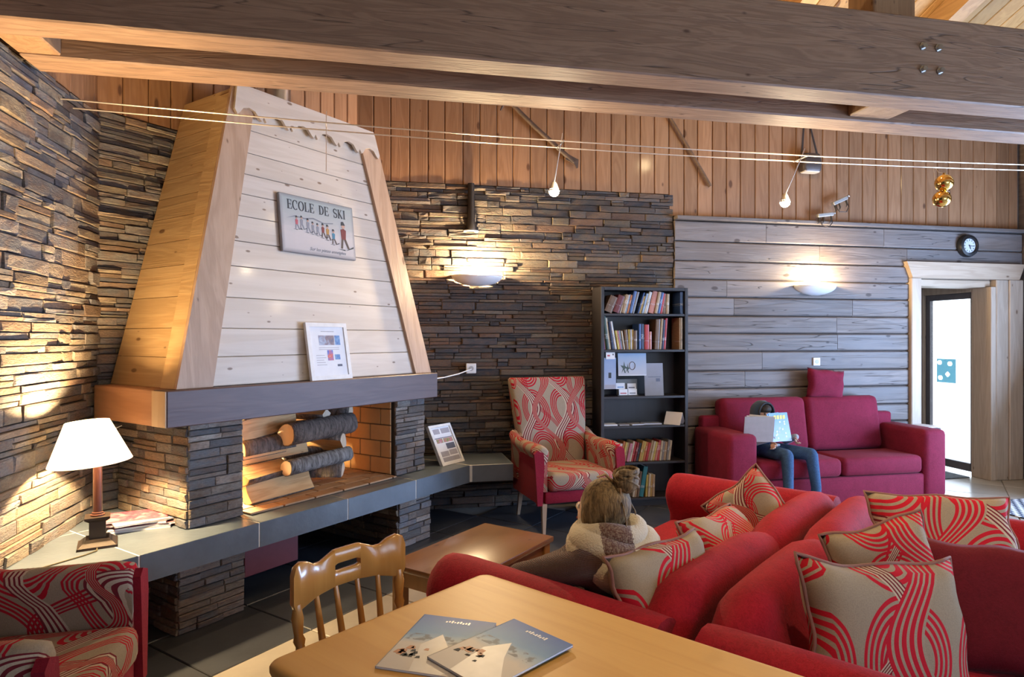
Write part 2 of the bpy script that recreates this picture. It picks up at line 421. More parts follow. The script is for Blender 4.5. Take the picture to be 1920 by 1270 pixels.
def stone_face(parent, M, length, z0, z1, mat, meshes, hr, lr, dr, seed, limit, hidden=None, pname='stone', offx=0.):
    """stones laid on the plane y=0 of M (front towards -y), M relative to parent"""
    r = random.Random(seed); L = layout(length, z0, z1, hr, lr, r); cand = []
    PM = parent.matrix_world if parent is not None else Matrix()
    base = Matrix.Translation(parent.location) @ parent.rotation_euler.to_matrix().to_4x4() if parent is not None else Matrix()
    for (x, l, z, h) in L:
        d = r.uniform(*dr); k = r.randrange(len(SV))
        c = base @ M @ Vector((x+l/2, -d, z+h/2)); p = to_px(c)
        w = 0.
        if p and -30 < p[0] < 1950 and -30 < p[1] < 1300: w = l*h/(p[2]**2)
        if w and hidden and hidden(p): w = 0.
        cand.append((w, x, l, z, h, d, k))
    cand.sort(key=lambda q: -q[0])
    rest = MB(); th = math.atan2(M[1][0], M[0][0])
    for i, (w, x, l, z, h, d, k) in enumerate(cand):
        ctr = M @ Vector((x+l/2, 0, z+h/2)); sc = (l-.003, d, h-.002)
        if w > 0 and i < limit:
            mkobj(pname, meshes[k], None, parent, ctr, (0, 0, th), sc)
        else:
            vs, fs = SV[k]
            rest.add([(v[0]*sc[0], v[1]*sc[1], v[2]*sc[2]) for v in vs], fs, Matrix.Translation(ctr) @ Matrix.Rotation(th, 4, 'Z'))
    if rest.v:
        tag(rest.build(pname + '_facing', mat, parent), kind='stuff')
VM1 = variant_meshes(M_stone, 'stone'); VML = variant_meshes(M_stone_lit, 'stone'); VM2 = variant_meshes(M_stone2, 'stone')

# ------------------------------------------------------------------ walls
def structure(name, mb, mat, label=None, smooth=None):
    return tag(mb.build(name, mat, None, smooth), label, None, None, 'structure')
ZT = 4.0
WB = 5.80
wall_left = structure('wall_left', MB().box((-2.0,-2.8,0), (-1.7,4.55,ZT+1.8)), M_mortar, 'left wall faced with split slate stones under upright pine boards')
wall_corner = structure('wall_corner', MB().prism([(-1.7,4.31),(-.21,5.8),(-.21,6.1),(-2.0,4.31)], 0, ZT+.6), M_mortar, 'angled corner wall of slate stones behind the fireplace')
wb = MB(); wb.box((-.35,5.8,0),(5.56,6.05,ZT)).box((6.535,5.8,0),(7.1,5.9,ZT)).box((5.56,5.8,2.175),(6.535,6.05,ZT))
wall_back = structure('wall_back', wb, M_mortar, 'long back wall, slate stone on one side and weathered timber on the other')

def hid_left(p):  # behind the lamp shade / fireplace
    return p[1] > 1090
stone_face(wall_left, Tr(-1.7,2.75,0) @ Rz(90), 1.56, .0, 2.90, M_stone_lit, VML, (.026,.090), (.09,.40), (.020,.042), 11, 300, hid_left)
def hid_corner(p):
    if p[0] > 345: return True
    return p[0] > 225 + (725-p[1])*.28 and 250 < p[1] < 725
stone_face(wall_corner, Tr(-1.7,4.31,0) @ Rz(45), 2.10, .0, 2.93, M_stone_lit, VML, (.020,.066), (.09,.38), (.012,.042), 12, 300, hid_corner)
def hid_back(p):
    x, y, d = p
    if x < 690: return True
    if 1118 < x < 1285 and y > 545: return True
    if x < 800 and y > 700: return True
    if 960 < x < 1130 and y > 720: return True
    if x < 700 + max(0, (y-250))*.235 and y < 700: return True
    if y > 975: return True
    return False
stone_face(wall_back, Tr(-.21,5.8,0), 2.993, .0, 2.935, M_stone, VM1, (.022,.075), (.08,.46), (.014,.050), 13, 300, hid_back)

def board_z(parent, M, x0, x1, z0, z1, mat, t=.022, name='board'):
    """upright tongue and groove board; front at local -y"""
    g = .0025; c = .006
    poly = [(x0+g,0),(x1-g,0),(x1-g,-t+c),(x1-g-c,-t),(x0+g+c,-t),(x0+g,-t+c)]
    return MB().prism(poly, z0, z1, M).build(name, mat, parent)
r = random.Random(5)
def upright_boards(parent, M, length, z0f, z1, w=.155, start=0.):
    x = start
    while x < length-.01:
        ww = min(w*r.uniform(.93, 1.07), length-x)
        board_z(parent, M, x, x+ww, z0f(x+ww/2), z1, M_wallb_z); x += ww
upright_boards(wall_left, Tr(-1.7,2.2,0) @ Rz(90), 2.10, lambda x: 2.905, 4.2)
upright_boards(wall_corner, Tr(-1.7,4.31,0) @ Rz(45), 2.105, lambda x: 2.935, 4.2)
upright_boards(wall_back, Tr(-.21,5.8,0), 7.08, lambda x: 2.94 if x < 2.99 else 2.735, ZT)

# weathered horizontal timbers with butt joints
def timber(x0, x1, z0, z1):
    t = .05; c = .012; g = .0035
    poly = [(0,z0+g),(0,z1-g),(-t+c,z1-g),(-t,z1-g-c),(-t,z0+g+c),(-t+c,z0+g)]
    MB().prism(poly, x0+.002, x1-.002, Tr(0,5.8,0) @ YZ).build('timber_plank', M_timber, wall_back)
rows = [2.69,2.49,2.30,2.12,1.945,1.765,1.59,1.412,1.222,1.047,.857,.68,.50,.32,.14,.0]
for i in range(len(rows)-1):
    z1_, z0_ = rows[i], rows[i+1]; xe = 6.89 if z0_ > 2.25 else 5.45
    xs = [2.79]; x = 2.79 + r.uniform(.5, 1.9)
    while x < xe - .5: xs.append(x); x += r.uniform(.9, 2.2)
    xs.append(xe)
    for a_, b_ in zip(xs, xs[1:]): timber(a_, b_, z0_, z1_)
MB().rbox((2.79,5.70,2.693),(6.89,5.80,2.73), .006, 1).build('ledge_strip', M_timber, wall_back)

# right wall, rear wall with windows (out of the picture)
def wall_with_holes(axis, c0, c1, lo, hi, z1, holes):
    mb = MB(); edges = [lo]
    def put(a0, a1, z0, z1):
        if axis == 'x': mb.box((c0,a0,z0),(c1,a1,z1))
        else: mb.box((a0,c0,z0),(a1,c1,z1))
    cur = lo
    for (h0, h1, zb, zt) in holes:
        put(cur, h0, 0, z1); put(h0, h1, 0, zb); put(h0, h1, zt, z1); cur = h1
    put(cur, hi, 0, z1); return mb
wall_right = structure('wall_right', wall_with_holes('x', 6.9, 7.1, -2.8, 5.82, ZT+1.8, [(-1.5,1.1,.2,2.4),(1.9,4.5,.2,2.4)]), wood('dark_wall_timber', (.16,.12,.10), (.10,.07,.055), 'Y', .6), 'dark timber wall at the right beside the doorway')
wall_rear = structure('wall_rear', wall_with_holes('y', -3.0, -2.8, -2.0, 7.1, ZT+1.8, [(1.7,5.1,.9,2.6)]), M_white, 'wall behind the viewer with a wide window')
def window(name, M, w, h):
    o = tag(empty(name), 'wide wooden window giving daylight', None, None, 'structure'); o.matrix_world = M
    f = MB()
    for (a, b) in (((0,0,0),(w,.08,.07)), ((0,0,h-.07),(w,.08,h)), ((0,0,.07),(.07,.08,h-.07)), ((w-.07,0,.07),(w,.08,h-.07)), ((w/2-.04,0,.07),(w/2+.04,.08,h-.07))): f.box(a, b)
    f.build('window_frame', M_doorX, o)
    for a in (.07, w/2+.04): MB().box((a,.035,.07),(a+w/2-.11,.041,h-.07)).build('pane', M_glass, o)
window('window_1', Tr(7.0,-1.5,.2) @ Rz(90), 2.6, 2.2); window('window_2', Tr(7.0,1.9,.2) @ Rz(90), 2.6, 2.2); window('window_3', Tr(1.7,-2.95,.9), 3.4, 1.7)

# ------------------------------------------------------------------ ceiling
def roof_z(y): return 4.0 + (5.8-y)*.36 if y > 1.0 else 4.0 + 4.8*.36 - (1.0-y)*.36
cl = MB()
prof = [(6.0,roof_z(5.8)-.07),(1.0,roof_z(1.0)),(-3.0,roof_z(-3.0))]
cl.prism([prof[0],prof[1],prof[2],(-3.0,prof[2][1]+.2),(1.0,prof[1][1]+.2),(6.0,prof[0][1]+.2)], -2.0, 7.1, YZ)
ceiling = structure('ceiling', cl, M_ceil, 'sloping ceiling of yellow pine boards')
sl = math.atan(.36)
x = 2.4
while x < 6.6:     # boards running up the slope, where the photograph shows them
    poly = [(x+.003,0),(x+.167,0),(x+.167,-.012),(x+.161,-.018),(x+.009,-.018),(x+.003,-.012)]
    MB().prism([(p[0],p[1]) for p in poly], 0, 4.9, Matrix(((1,0,0,0),(0,math.sin(-sl)*-1*0+0,-math.cos(sl),5.78),(0,1,math.sin(sl),4.0-.002),(0,0,0,1)))).build('ceiling_board', M_ceil, ceiling)
    x += .17
M_rafter = wood('yellow_rafter', (.50,.30,.13), (.36,.20,.08), 'Y', .5, None, .2)
for k, xr in enumerate((3.35, 4.75)):
    Mx = Matrix(((1,0,0,xr),(0,0,-math.cos(sl),5.76),(0,1,math.sin(sl),4.0),(0,0,0,1)))
    tag(MB().prism([(-.07,-.02),(.07,-.02),(.07,-.22),(-.07,-.22)], 0, 4.9, Mx).build('rafter', M_rafter), ('sloping pine rafter above the twin beams, nearer the post', 'sloping pine rafter above the twin beams, towards the right edge')[k], None, None, 'structure')
purlin = tag(MB().box((-1.6,5.45,3.90),(6.88,5.62,4.06)).build('purlin', M_beam), 'horizontal roof purlin under the pine ceiling', None, None, 'structure')

# ------------------------------------------------------------------ beams
def beam(y0, y1, label):
    bm = bmesh.new(); bmesh.ops.create_cube(bm, size=1)
    for v in bm.verts: v.co = Vector((-1.64 if v.co.x < 0 else 6.88, y0 if v.co.y < 0 else y1, 2.85 if v.co.z < 0 else 3.30))
    bmesh.ops.bevel(bm, geom=bm.edges[:], offset=.008, segments=1, affect='EDGES')
    m = MB().bm(bm)
    return tag(m.build('ceiling_beam', M_beam), label, None, None, 'structure')
beam1 = beam(2.973, 3.143, 'nearer of the two long brown beams under the ceiling, with bolts')
beam2 = beam(3.353, 3.544, 'farther of the two long brown beams, closer to the fireplace')
tag(MB().rbox((2.74,3.145,2.87),(3.02,3.351,4.9), .006, 1).build('roof_post', M_beam_z), 'upright wooden post clamped between the twin beams', None, None, 'structure')
tag(MB().rbox((-1.64,3.145,2.86),(-1.46,3.351,3.28), .006, 1).build('spacer_block', M_beam_z), 'wooden spacer block between the beam ends at the left wall', None, None, 'structure')
for (bx, bz) in ((2.90,3.135),(3.00,3.135),(2.90,3.01),(3.01,3.01)):
    m = MB(); m.lathe([(.024,0),(.024,.006),(.015,.006),(.015,.02)], 6, Tr(bx,2.973,bz) @ Rx(90)); m.build('bolt', M_steel, beam1)

# ------------------------------------------------------------------ floor
floor = structure('floor', MB().box((-2.0,-3.0,-.14),(7.1,7.4,-.012)), M_grout, 'stone tiled floor, dark slate around the hearth and beige elsewhere')
TS = .56; q = math.sqrt(.5)
tm_cache = {}
def tile_mesh(mat, s, nm):
    if (mat.name, s) not in tm_cache:
        m = MB(); h = s/2-.003; c = .004
        vs = [(-h,-h,-.012),(h,-h,-.012),(h,h,-.012),(-h,h,-.012),(-h,-h,-c),(h,-h,-c),(h,h,-c),(-h,h,-c),(-h+c,-h+c,0),(h-c,-h+c,0),(h-c,h-c,0),(-h+c,h-c,0)]
        fs = [(0,1,5,4),(1,2,6,5),(2,3,7,6),(3,0,4,7),(4,5,9,8),(5,6,10,9),(6,7,11,10),(7,4,8,11),(8,9,10,11)]
        m.add(vs, fs); me = m.mesh(nm); me.materials.append(mat); tm_cache[(mat.name, s)] = me
    return tm_cache[(mat.name, s)]
stuff_tiles = {0: MB(), 1: MB()}
for i in range(-8, 24):
    for j in range(-22, 16):
        u = (i+.5)*TS; v = -2.75 + (j+.5)*TS
        X, Y = (u+v)*q, (u-v)*q
        if not (-1.65 < X < 6.85 and -2.7 < Y < 5.75) and not (5.3 < X < 6.8 and 5.7 < Y < 7.1): continue
        dark = v < -2.75 or (u > 3.2 and X < 2.95 and Y > 3.6)
        p = to_px((X, Y, 0))
        if p and -60 < p[0] < 1980 and p[1] < 1330:
            mkobj('floor_tile', tile_mesh(M_tile_d if dark else M_tile_b, TS, 'floor_tile'), None, floor, (X, Y, 0), (0, 0, R(45)))
        else:
            me = tile_mesh(M_tile_d if dark else M_tile_b, TS, 'floor_tile')
            stuff_tiles[int(not dark)].add([v_.co for v_ in me.vertices], [tuple(p_.vertices) for p_ in me.polygons], Tr(X,Y,0) @ Rz(45))
for k, m in stuff_tiles.items():
    if m.v: tag(m.build('tile_field', M_tile_b if k else M_tile_d, floor), kind='stuff')

# ------------------------------------------------------------------ doorway, vestibule and outer glass door
tr = tag(empty('trim_1', (6.05, 5.8, 0)), 'pale pine architrave around the doorway under the clock', None, None, 'structure')
def tl(lo, hi, nm, mat, M=None):
    return MB().rbox((lo[0]-6.05,lo[1]-5.8,lo[2]), (hi[0]-6.05,hi[1]-5.8,hi[2]), .008, 1, M).build(nm, mat, tr)
tl((5.44,5.715,0),(5.565,5.80,2.178),'architrave_post',M_doorZ)
tl((6.53,5.73,0),(6.69,5.95,2.178),'architrave_post',M_doorZ)
tl((6.69,5.715,0),(6.87,5.80,2.178),'architrave_post',M_doorZ)
MB().prism([(5.37-6.05,2.345),(5.44-6.05,2.178),(6.80-6.05,2.178),(6.87-6.05,2.345)], -.10, -.0, XZ).build('architrave_head', M_doorX, tr)
tl((5.565,5.80,2.10),(6.53,6.05,2.175),'lining_head',M_doorX)
tl((5.50,5.80,0),(5.565,6.05,2.175),'lining_post',M_doorZ)
ve = MB(); ve.box((5.0,7.2,0),(6.6,7.3,2.6)).box((4.95,6.05,0),(5.05,7.2,2.6)).box((4.95,6.05,2.45),(6.6,7.3,2.6))
ve.box((6.5,5.9,0),(6.62,5.95,2.45)).box((6.5,6.68,0),(6.62,7.2,2.45)).box((6.5,5.95,2.14),(6.62,6.68,2.45))
structure('wall_entrance', ve, M_doorZ, 'pine lined walls of the small entrance lobby behind the doorway')
dr = tag(empty('door_1', (6.5, 6.28, 0)), 'glazed outer door in the entrance lobby with daylight behind', None, None, 'structure')
def dl(lo, hi, nm, mat): return MB().rbox((lo[0]-6.5,lo[1]-6.28,lo[2]), (hi[0]-6.5,hi[1]-6.28,hi[2]), .004, 1).build(nm, mat, dr)
M_dframe = plain('dark_grey_door_frame', (.12,.11,.12), .45)
dl((6.47,5.955,0),(6.56,5.98,2.14),'door_lining',M_doorZ); dl((6.465,5.735,0),(6.528,5.955,2.10),'door_lining',M_doorZ); dl((6.47,6.62,0),(6.56,6.70,2.14),'door_lining',M_doorZ); dl((6.47,5.98,2.06),(6.56,6.62,2.15),'door_lining',M_doorZ)
dl((6.50,5.98,.04),(6.55,6.02,2.06),'door_stile',M_dframe); dl((6.50,6.56,.04),(6.55,6.62,2.06),'door_stile',M_dframe)
dl((6.50,6.02,1.99),(6.55,6.56,2.06),'door_rail',M_dframe); dl((6.50,6.02,.04),(6.55,6.56,.13),'door_rail',M_dframe)
dl((6.52,6.02,.13),(6.528,6.56,1.99),'pane',M_glass)
M_teal = glassmat('teal_window_film', (.055,.135,.155), .03)
stm = MB(); dots = ((6.44,1.255),(6.30,1.245),(6.33,1.12),(6.43,1.075))
for i in range(26):
    for j in range(28):
        y_, z_ = 6.22+i*.01, 1.02+j*.01
        if any((y_+.005-a_)**2+(z_+.005-b_)**2 < .028**2 for a_, b_ in dots): continue      # round clear spots in the film
        stm.add([(.0185,y_-6.28,z_),(.0185,y_-6.27,z_),(.0185,y_-6.27,z_+.01),(.0185,y_-6.28,z_+.01)], [(0,1,2,3)])
bmw = bmesh.new(); mw = stm.mesh('glass_sticker'); bmw.from_mesh(mw); bmesh.ops.remove_doubles(bmw, verts=bmw.verts[:], dist=.0005); bmw.to_mesh(mw); bmw.free()
mkobj('glass_sticker', mw, M_teal, dr)
tag(MB().box((7.2,-30,-.3),(60,45,-.15)).box((6.65,5.9,-.3),(7.2,45,-.15)).build('ground', M_snow), 'snow covered ground outside the entrance', None, None, 'structure')
mat_ = thing('door_mat', 'dark grey entrance mat on the lobby floor by the glass door', 'mat', (5.95, 6.35, 0))
MB().rbox((-.42,-.45,0.001),(.42,.45,.012), .004, 1).build('mat_body', plain('grey_door_mat', (.10,.11,.12), .95, 0., .3), mat_)
# ------------------------------------------------------------------ fireplace (45 degree frame: u along the front, v towards the room)
FU, FV = 2.93, -3.70
def UV(u, v): return ((u+v)*q, (u-v)*q)
fire = thing('fireplace', 'large corner fireplace with slate pillars, wooden mantel and tapering pine chimney hood', 'fireplace', (*UV(FU, FV), 0), R(45))
def L(u, v, z): return (u-FU, -v+FV, z)
def clip(poly, a, b, c):      # keep a*x+b*y<=c
    out = []
    for i in range(len(poly)):
        p, n_ = poly[i], poly[(i+1) % len(poly)]
        dp, dn = a*p[0]+b*p[1]-c, a*n_[0]+b*n_[1]-c
        if dp <= 0: out.append(p)
        if dp*dn < 0:
            t_ = dp/(dp-dn); out.append((p[0]+(n_[0]-p[0])*t_, p[1]+(n_[1]-p[1])*t_))
    return out
def shrink(poly, d):
    cx = sum(p[0] for p in poly)/len(poly); cy = sum(p[1] for p in poly)/len(poly); out = []
    n_ = len(poly)
    for i in range(n_):
        p0, p1, p2 = Vector(poly[i-1]), Vector(poly[i]), Vector(poly[(i+1) % n_])
        e1 = (p1-p0).normalized(); e2 = (p2-p1).normalized()
        n1 = Vector((-e1.y, e1.x)); n2 = Vector((-e2.y, e2.x)); k = n1+n2
        k = k/max(.25, k.length_squared/2)
        out.append(tuple(p1 + k*d))
    return out
def ccw(poly):
    s_ = sum(poly[i][0]*poly[(i+1) % len(poly)][1]-poly[(i+1) % len(poly)][0]*poly[i][1] for i in range(len(poly)))
    return poly if s_ > 0 else list(reversed(poly))
# hearth slab : grout core, top tiles and edge tiles
hearth = MB()
full = [(.83,-3.22),(4.23,-3.22),(4.75,-3.70),(4.23,-3.94),(3.95,-4.22),(1.85,-4.22)]
def room2loc(X, Y): u = (X+Y)*q; v = (X-Y)*q; return (u, v)
rt = [room2loc(.735,5.275), room2loc(1.09,5.275), room2loc(1.09,5.78), room2loc(.21,5.78)]
poly = [(.83,-3.2075),(4.23,-3.2075)] + [rt[1], rt[2], rt[3]] + [(3.95,-4.22),(1.86,-4.22)]
hearth.prism([L(p[0],p[1],0)[:2] for p in poly], .352, .4885)
hs = hearth.build('hearth_slab', M_grout_w, fire)
us = [.27,.93,1.59,2.25,2.91,3.57,4.23]
for i in range(len(us)-1):
    for (va, vb) in ((-3.205,-3.87),(-3.87,-4.22)):
        p = [(us[i],va),(us[i+1],va),(us[i+1],vb),(us[i],vb)]
        p = clip(p, -1, -1, 2.376)                       # left wall
        p = clip(p, 1, -1, 8.17)                         # back wall
        if len(p) < 3: continue
        p = shrink(ccw(p), .005)
        MB().prism([L(a,b,0)[:2] for a, b in p], .478, .49).build('hearth_tile', M_hearth, hs)
p = shrink(ccw(rt), .0035); MB().prism([L(a,b,0)[:2] for a, b in p], .478, .49).build('hearth_tile', M_hearth, hs)
for i in range(len(us)-1):
    a_, b_ = max(us[i], .82), us[i+1]
    if b_ <= a_: continue
    MB().box(L(a_+.005,-3.205,.35), L(b_-.005,-3.207,.4895)).build('hearth_edge_tile', M_hearth, hs)
MB().prism([L(*room2loc(X,Y),0)[:2] for X, Y in ((.722,5.260),(1.09,5.260),(1.09,5.275),(.722,5.275))], .35, .4865).build('hearth_edge_tile', M_hearth, hs)

# stone pillars
def pillar(name, u0, u1, vf, vb, z0, z1, seed, sides=('front','left')):
    core = MB().box(L(u0+.01,vf-.01,z0), L(u1-.01,vb,z1)).build(name, M_mortar, fire)
    def face(M, ln, sd, vm, mt):
        rr = random.Random(sd); ly = layout(ln, z0, z1, (.032,.062), (.08,.26), rr)
        for (x_, l_, z_, h_) in ly:
            d_ = rr.uniform(.012,.03)
            mkobj('stone', vm[rr.randrange(len(SV))], None, core, M @ Vector((x_+l_/2,0,z_+h_/2)), (0,0,math.atan2(M[1][0],M[0][0])), (l_-.003,d_,h_-.003))
    x0, y0, _ = L(u0, vf, 0); x1, y1, _ = L(u1, vb, 0)
    face(Tr(x0, y0+.01, 0), u1-u0, seed, VM2, M_stone2)
    if 'left' in sides: face(Tr(x0+.01, y1, 0) @ Rz(-90), y1-y0, seed+1, VML, M_stone_lit)
    if 'right' in sides: face(Tr(x1-.01, y0, 0) @ Rz(90), y1-y0, seed+2, VM1, M_stone)
    return core
pillar('lower_pillar', 1.81, 2.19, -3.262, -4.15, 0, .348, 31)
pillar('lower_pillar', 3.44, 3.79, -3.262, -4.15, 0, .348, 34)
pillar('upper_pillar', 1.955, 2.285, -3.42, -4.18, .492, 1.068, 37)
pillar('upper_pillar', 3.575, 3.90, -3.42, -4.18, .492, 1.068, 41, ('right',))
MB().rbox(L(2.22,-3.30,.165), L(2.59,-3.318,.348), .003, 1).build('maroon_panel', M_redpanel, fire)
# firebox bricks
fb = MB(); fb.box(L(2.285,-4.13,.49), L(3.575,-4.16,1.10)).box(L(3.568,-3.46,.49), L(3.574,-4.13,1.10)).box(L(2.286,-3.46,.49), L(2.30,-4.13,1.10)).box(L(2.28,-3.46,1.085), L(3.58,-4.16,1.10))
fbo = fb.build('firebox', plain('brown_mortar', (.16,.10,.06), .9), fire)
def bricks(u_or_v, a0, a1, fixed, z0, z1, bl=.22, bh=.125):
    z_ = z0; row = 0
    while z_ < z1-.02:
        h_ = min(bh, z1-z_); x_ = a0 - (bl/2 if row % 2 else 0)
        while x_ < a1-.01:
            s_, e_ = max(x_, a0)+.004, min(x_+bl, a1)-.004
            if e_-s_ > .02:
                if u_or_v == 'back': lo, hi = L(s_,fixed,z_+.004), L(e_,fixed-.012,z_+h_-.004)
                elif u_or_v == 'right': lo, hi = L(fixed-.012,-s_,z_+.004), L(fixed,-e_,z_+h_-.004)
                else: lo, hi = L(fixed,-s_,z_+.004), L(fixed+.012,-e_,z_+h_-.004)
                lo2 = tuple(min(a,b) for a,b in zip(lo,hi)); hi2 = tuple(max(a,b) for a,b in zip(lo,hi))
                MB().rbox(lo2, hi2, .003, 1).build('brick', M_firebrick, fbo)
            x_ += bl
        z_ += bh; row += 1
bricks('back', 2.30, 3.56, -4.118, .502, 1.08)
bricks('right', 3.45, 4.118, 3.568, .502, 1.08)
bricks('left', 3.45, 4.118, 2.30, .502, 1.08)
row = 0; v_ = -3.375
while v_ > -4.1:
    x_ = 2.31 - (.12 if row % 2 else 0)
    while x_ < 3.55:
        s_, e_ = max(x_, 2.31)+.003, min(x_+.24, 3.555)-.003
        vb_ = max(v_-.12, -4.115)
        if e_-s_ > .02: MB().rbox((s_-FU+.003,-v_+FV+.006,.492),(e_-FU-.003,-vb_+FV-.006,.504), .002, 1).build('floor_brick', M_firefloor, fbo)
        x_ += .24
    v_ -= .12; row += 1
# mantel
MB().rbox(L(1.79,-3.33,1.07), (L(3.965,0,0)[0], L(0,-3.47,0)[1], 1.265), .005, 1).build('mantel_beam', M_mantel, fire)
M_endgrain = wood('mantel_end_grain', (.52,.36,.21), (.42,.27,.14), 'Z', .55, None, 0., .02, 6.)
MB().box((1.783-FU,-.367,1.073),(1.789-FU,-.233,1.262)).build('mantel_end', M_endgrain, fire)
for (ua, ub) in ((1.795,1.95),(3.80,3.955)):
    MB().rbox((ua-FU, 3.472-3.70, 1.07), (ub-FU, 4.14-3.70, 1.265), .005, 1).build('mantel_side_beam', M_mantel_side, fire)
MB().box((1.95-FU,-.228,1.235),(3.80-FU,.45,1.262)).build('mantel_plate', M_mantel, fire)
# tapering hood
HZ0, HZ1 = 1.2655, 3.10
def hk(z): return (z-HZ0)/(HZ1-HZ0)
def hul(z): return 1.90 + .46*hk(z)
def hur(z): return 3.935 - .425*hk(z)
def hv(z): return -3.42 - .20*hk(z)
core = MB(); VBK = -4.17
def ring(z, ins): return [L(hul(z)+ins,hv(z)-ins,z), L(hur(z)-ins,hv(z)-ins,z), L(hur(z)-ins,VBK,z), L(hul(z)+ins,VBK,z)]
core.loft([ring(HZ0,.02), ring(HZ1-.01,.02)])
hood = core.build('chimney_hood', M_paleY, fire)
zs = [1.2655,1.434,1.60,1.784,1.975,2.131,2.29,2.43,2.56,2.70,2.85,2.98,3.098]
for a_, b_ in zip(zs, zs[1:]):
    g = .0014; za, zb = a_+g, b_-g
    def fr(z, d): return [L(hul(z)+.02,hv(z)-.02+d,z), L(hur(z)-.02,hv(z)-.02+d,z)]
    m = MB(); p0, p1 = fr(za,0), fr(zb,0); c = .0025
    f0, f1 = fr(za+0,.016), fr(zb,.016); g0, g1 = fr(za+c,.020), fr(zb-c,.020)
    m.add([p0[0],p0[1],p1[1],p1[0],f0[0],f0[1],f1[1],f1[0],g0[0],g0[1],g1[1],g1[0]],
          [(0,1,5,4),(1,2,6,5),(2,3,7,6),(3,0,4,7),(4,5,9,8),(5,6,10,9),(6,7,11,10),(7,4,8,11),(8,9,10,11)])
    m.build('hood_board', M_paleX, hood)
    for side in (0, 1):
        ux = (lambda z: hul(z)+.02) if side == 0 else (lambda z: hur(z)-.02); sg = -1 if side == 0 else 1
        m = MB()
        P = lambda z, d, v: L(ux(z)+sg*d, v, z)
        m.add([P(za,0,hv(za)-.02),P(zb,0,hv(zb)-.02),P(zb,0,VBK),P(za,0,VBK),P(za,.02,hv(za)-.02),P(zb,.02,hv(zb)-.02),P(zb,.02,VBK),P(za,.02,VBK)],
              [(0,1,2,3),(7,6,5,4),(0,4,5,1),(1,5,6,2),(2,6,7,3),(3,7,4,0)])
        m.build('hood_side_board', M_paleY, hood)
def corner_board(ua, ub, name, mat):
    """ua/ub: functions of z giving the board edges on the front face, proud of the boards"""
    m = MB(); za, zb = HZ0+.001, HZ1-.002
    P = lambda u, z, d: L(u, hv(z)+d, z)
    m.add([P(ua(za),za,.001),P(ub(za),za,.001),P(ub(zb),zb,.001),P(ua(zb),zb,.001),P(ua(za),za,.026),P(ub(za),za,.026),P(ub(zb),zb,.026),P(ua(zb),zb,.026)],
          [(3,2,1,0),(4,5,6,7),(0,1,5,4),(1,2,6,5),(2,3,7,6),(3,0,4,7)])
    return m.build(name, mat, hood)
corner_board(lambda z: hul(z)-.024, lambda z: hul(z)+.185-.045*hk(z), 'corner_board', M_postwood)
corner_board(lambda z: hur(z)-.157, lambda z: hur(z)+.024, 'corner_board', M_postwood)
m = MB(); P = lambda z, d, v: L(hul(z)-d, v, z); za, zb = HZ0+.001, HZ1-.05
m.add([P(za,.001,hv(za)-.002),P(zb,.001,hv(zb)-.002),P(zb,.001,hv(zb)-.13),P(za,.001,hv(za)-.14),P(za,.023,hv(za)-.002),P(zb,.023,hv(zb)-.002),P(zb,.023,hv(zb)-.13),P(za,.023,hv(za)-.14)],
      [(0,1,2,3),(7,6,5,4),(0,4,5,1),(1,5,6,2),(2,6,7,3),(3,7,4,0)])
m.build('corner_board', M_paleY, hood)
# scalloped top board
ua, ub = 2.325, 3.545; wv = (ub-ua)/6
bot = []
for k in range(6):
    x0 = ua + k*wv
    for (fx, fz_) in ((0,.03),(.08,.0),(.16,.012),(.30,.05),(.50,.062),(.70,.05),(.84,.012),(.92,.0)): bot.append((x0+fx*wv, 2.915+fz_))
bot.append((ub, 2.945))
poly = bot + [(ub-.045, 3.115), (ua+.03, 3.115)]
m = MB(); n_ = len(poly)
fA = [L(p[0], hv(p[1])+.027, p[1]) for p in poly]; fB = [L(p[0], hv(p[1])+.048, p[1]) for p in poly]
top = [i for i in range(n_)]
m.add(fA+fB, [tuple(range(n_, 2*n_)), tuple(reversed(range(n_)))] + [(i, (i+1) % n_, n_+(i+1) % n_, n_+i) for i in range(n_)])
m.build('scalloped_board', M_paleX, hood)
MB().lathe([(.09,3.095),(.09,4.35)], 20, Tr(*L(2.945,-3.98,0))).build('flue_pipe', M_steel, fire, 40)

# warm lamp hidden behind the left pillar inside the firebox
light('firebox_lamp', 'POINT', (*UV(2.40,-3.83), .78), 110, (1.0,.72,.36), shadow_soft_size=.05)

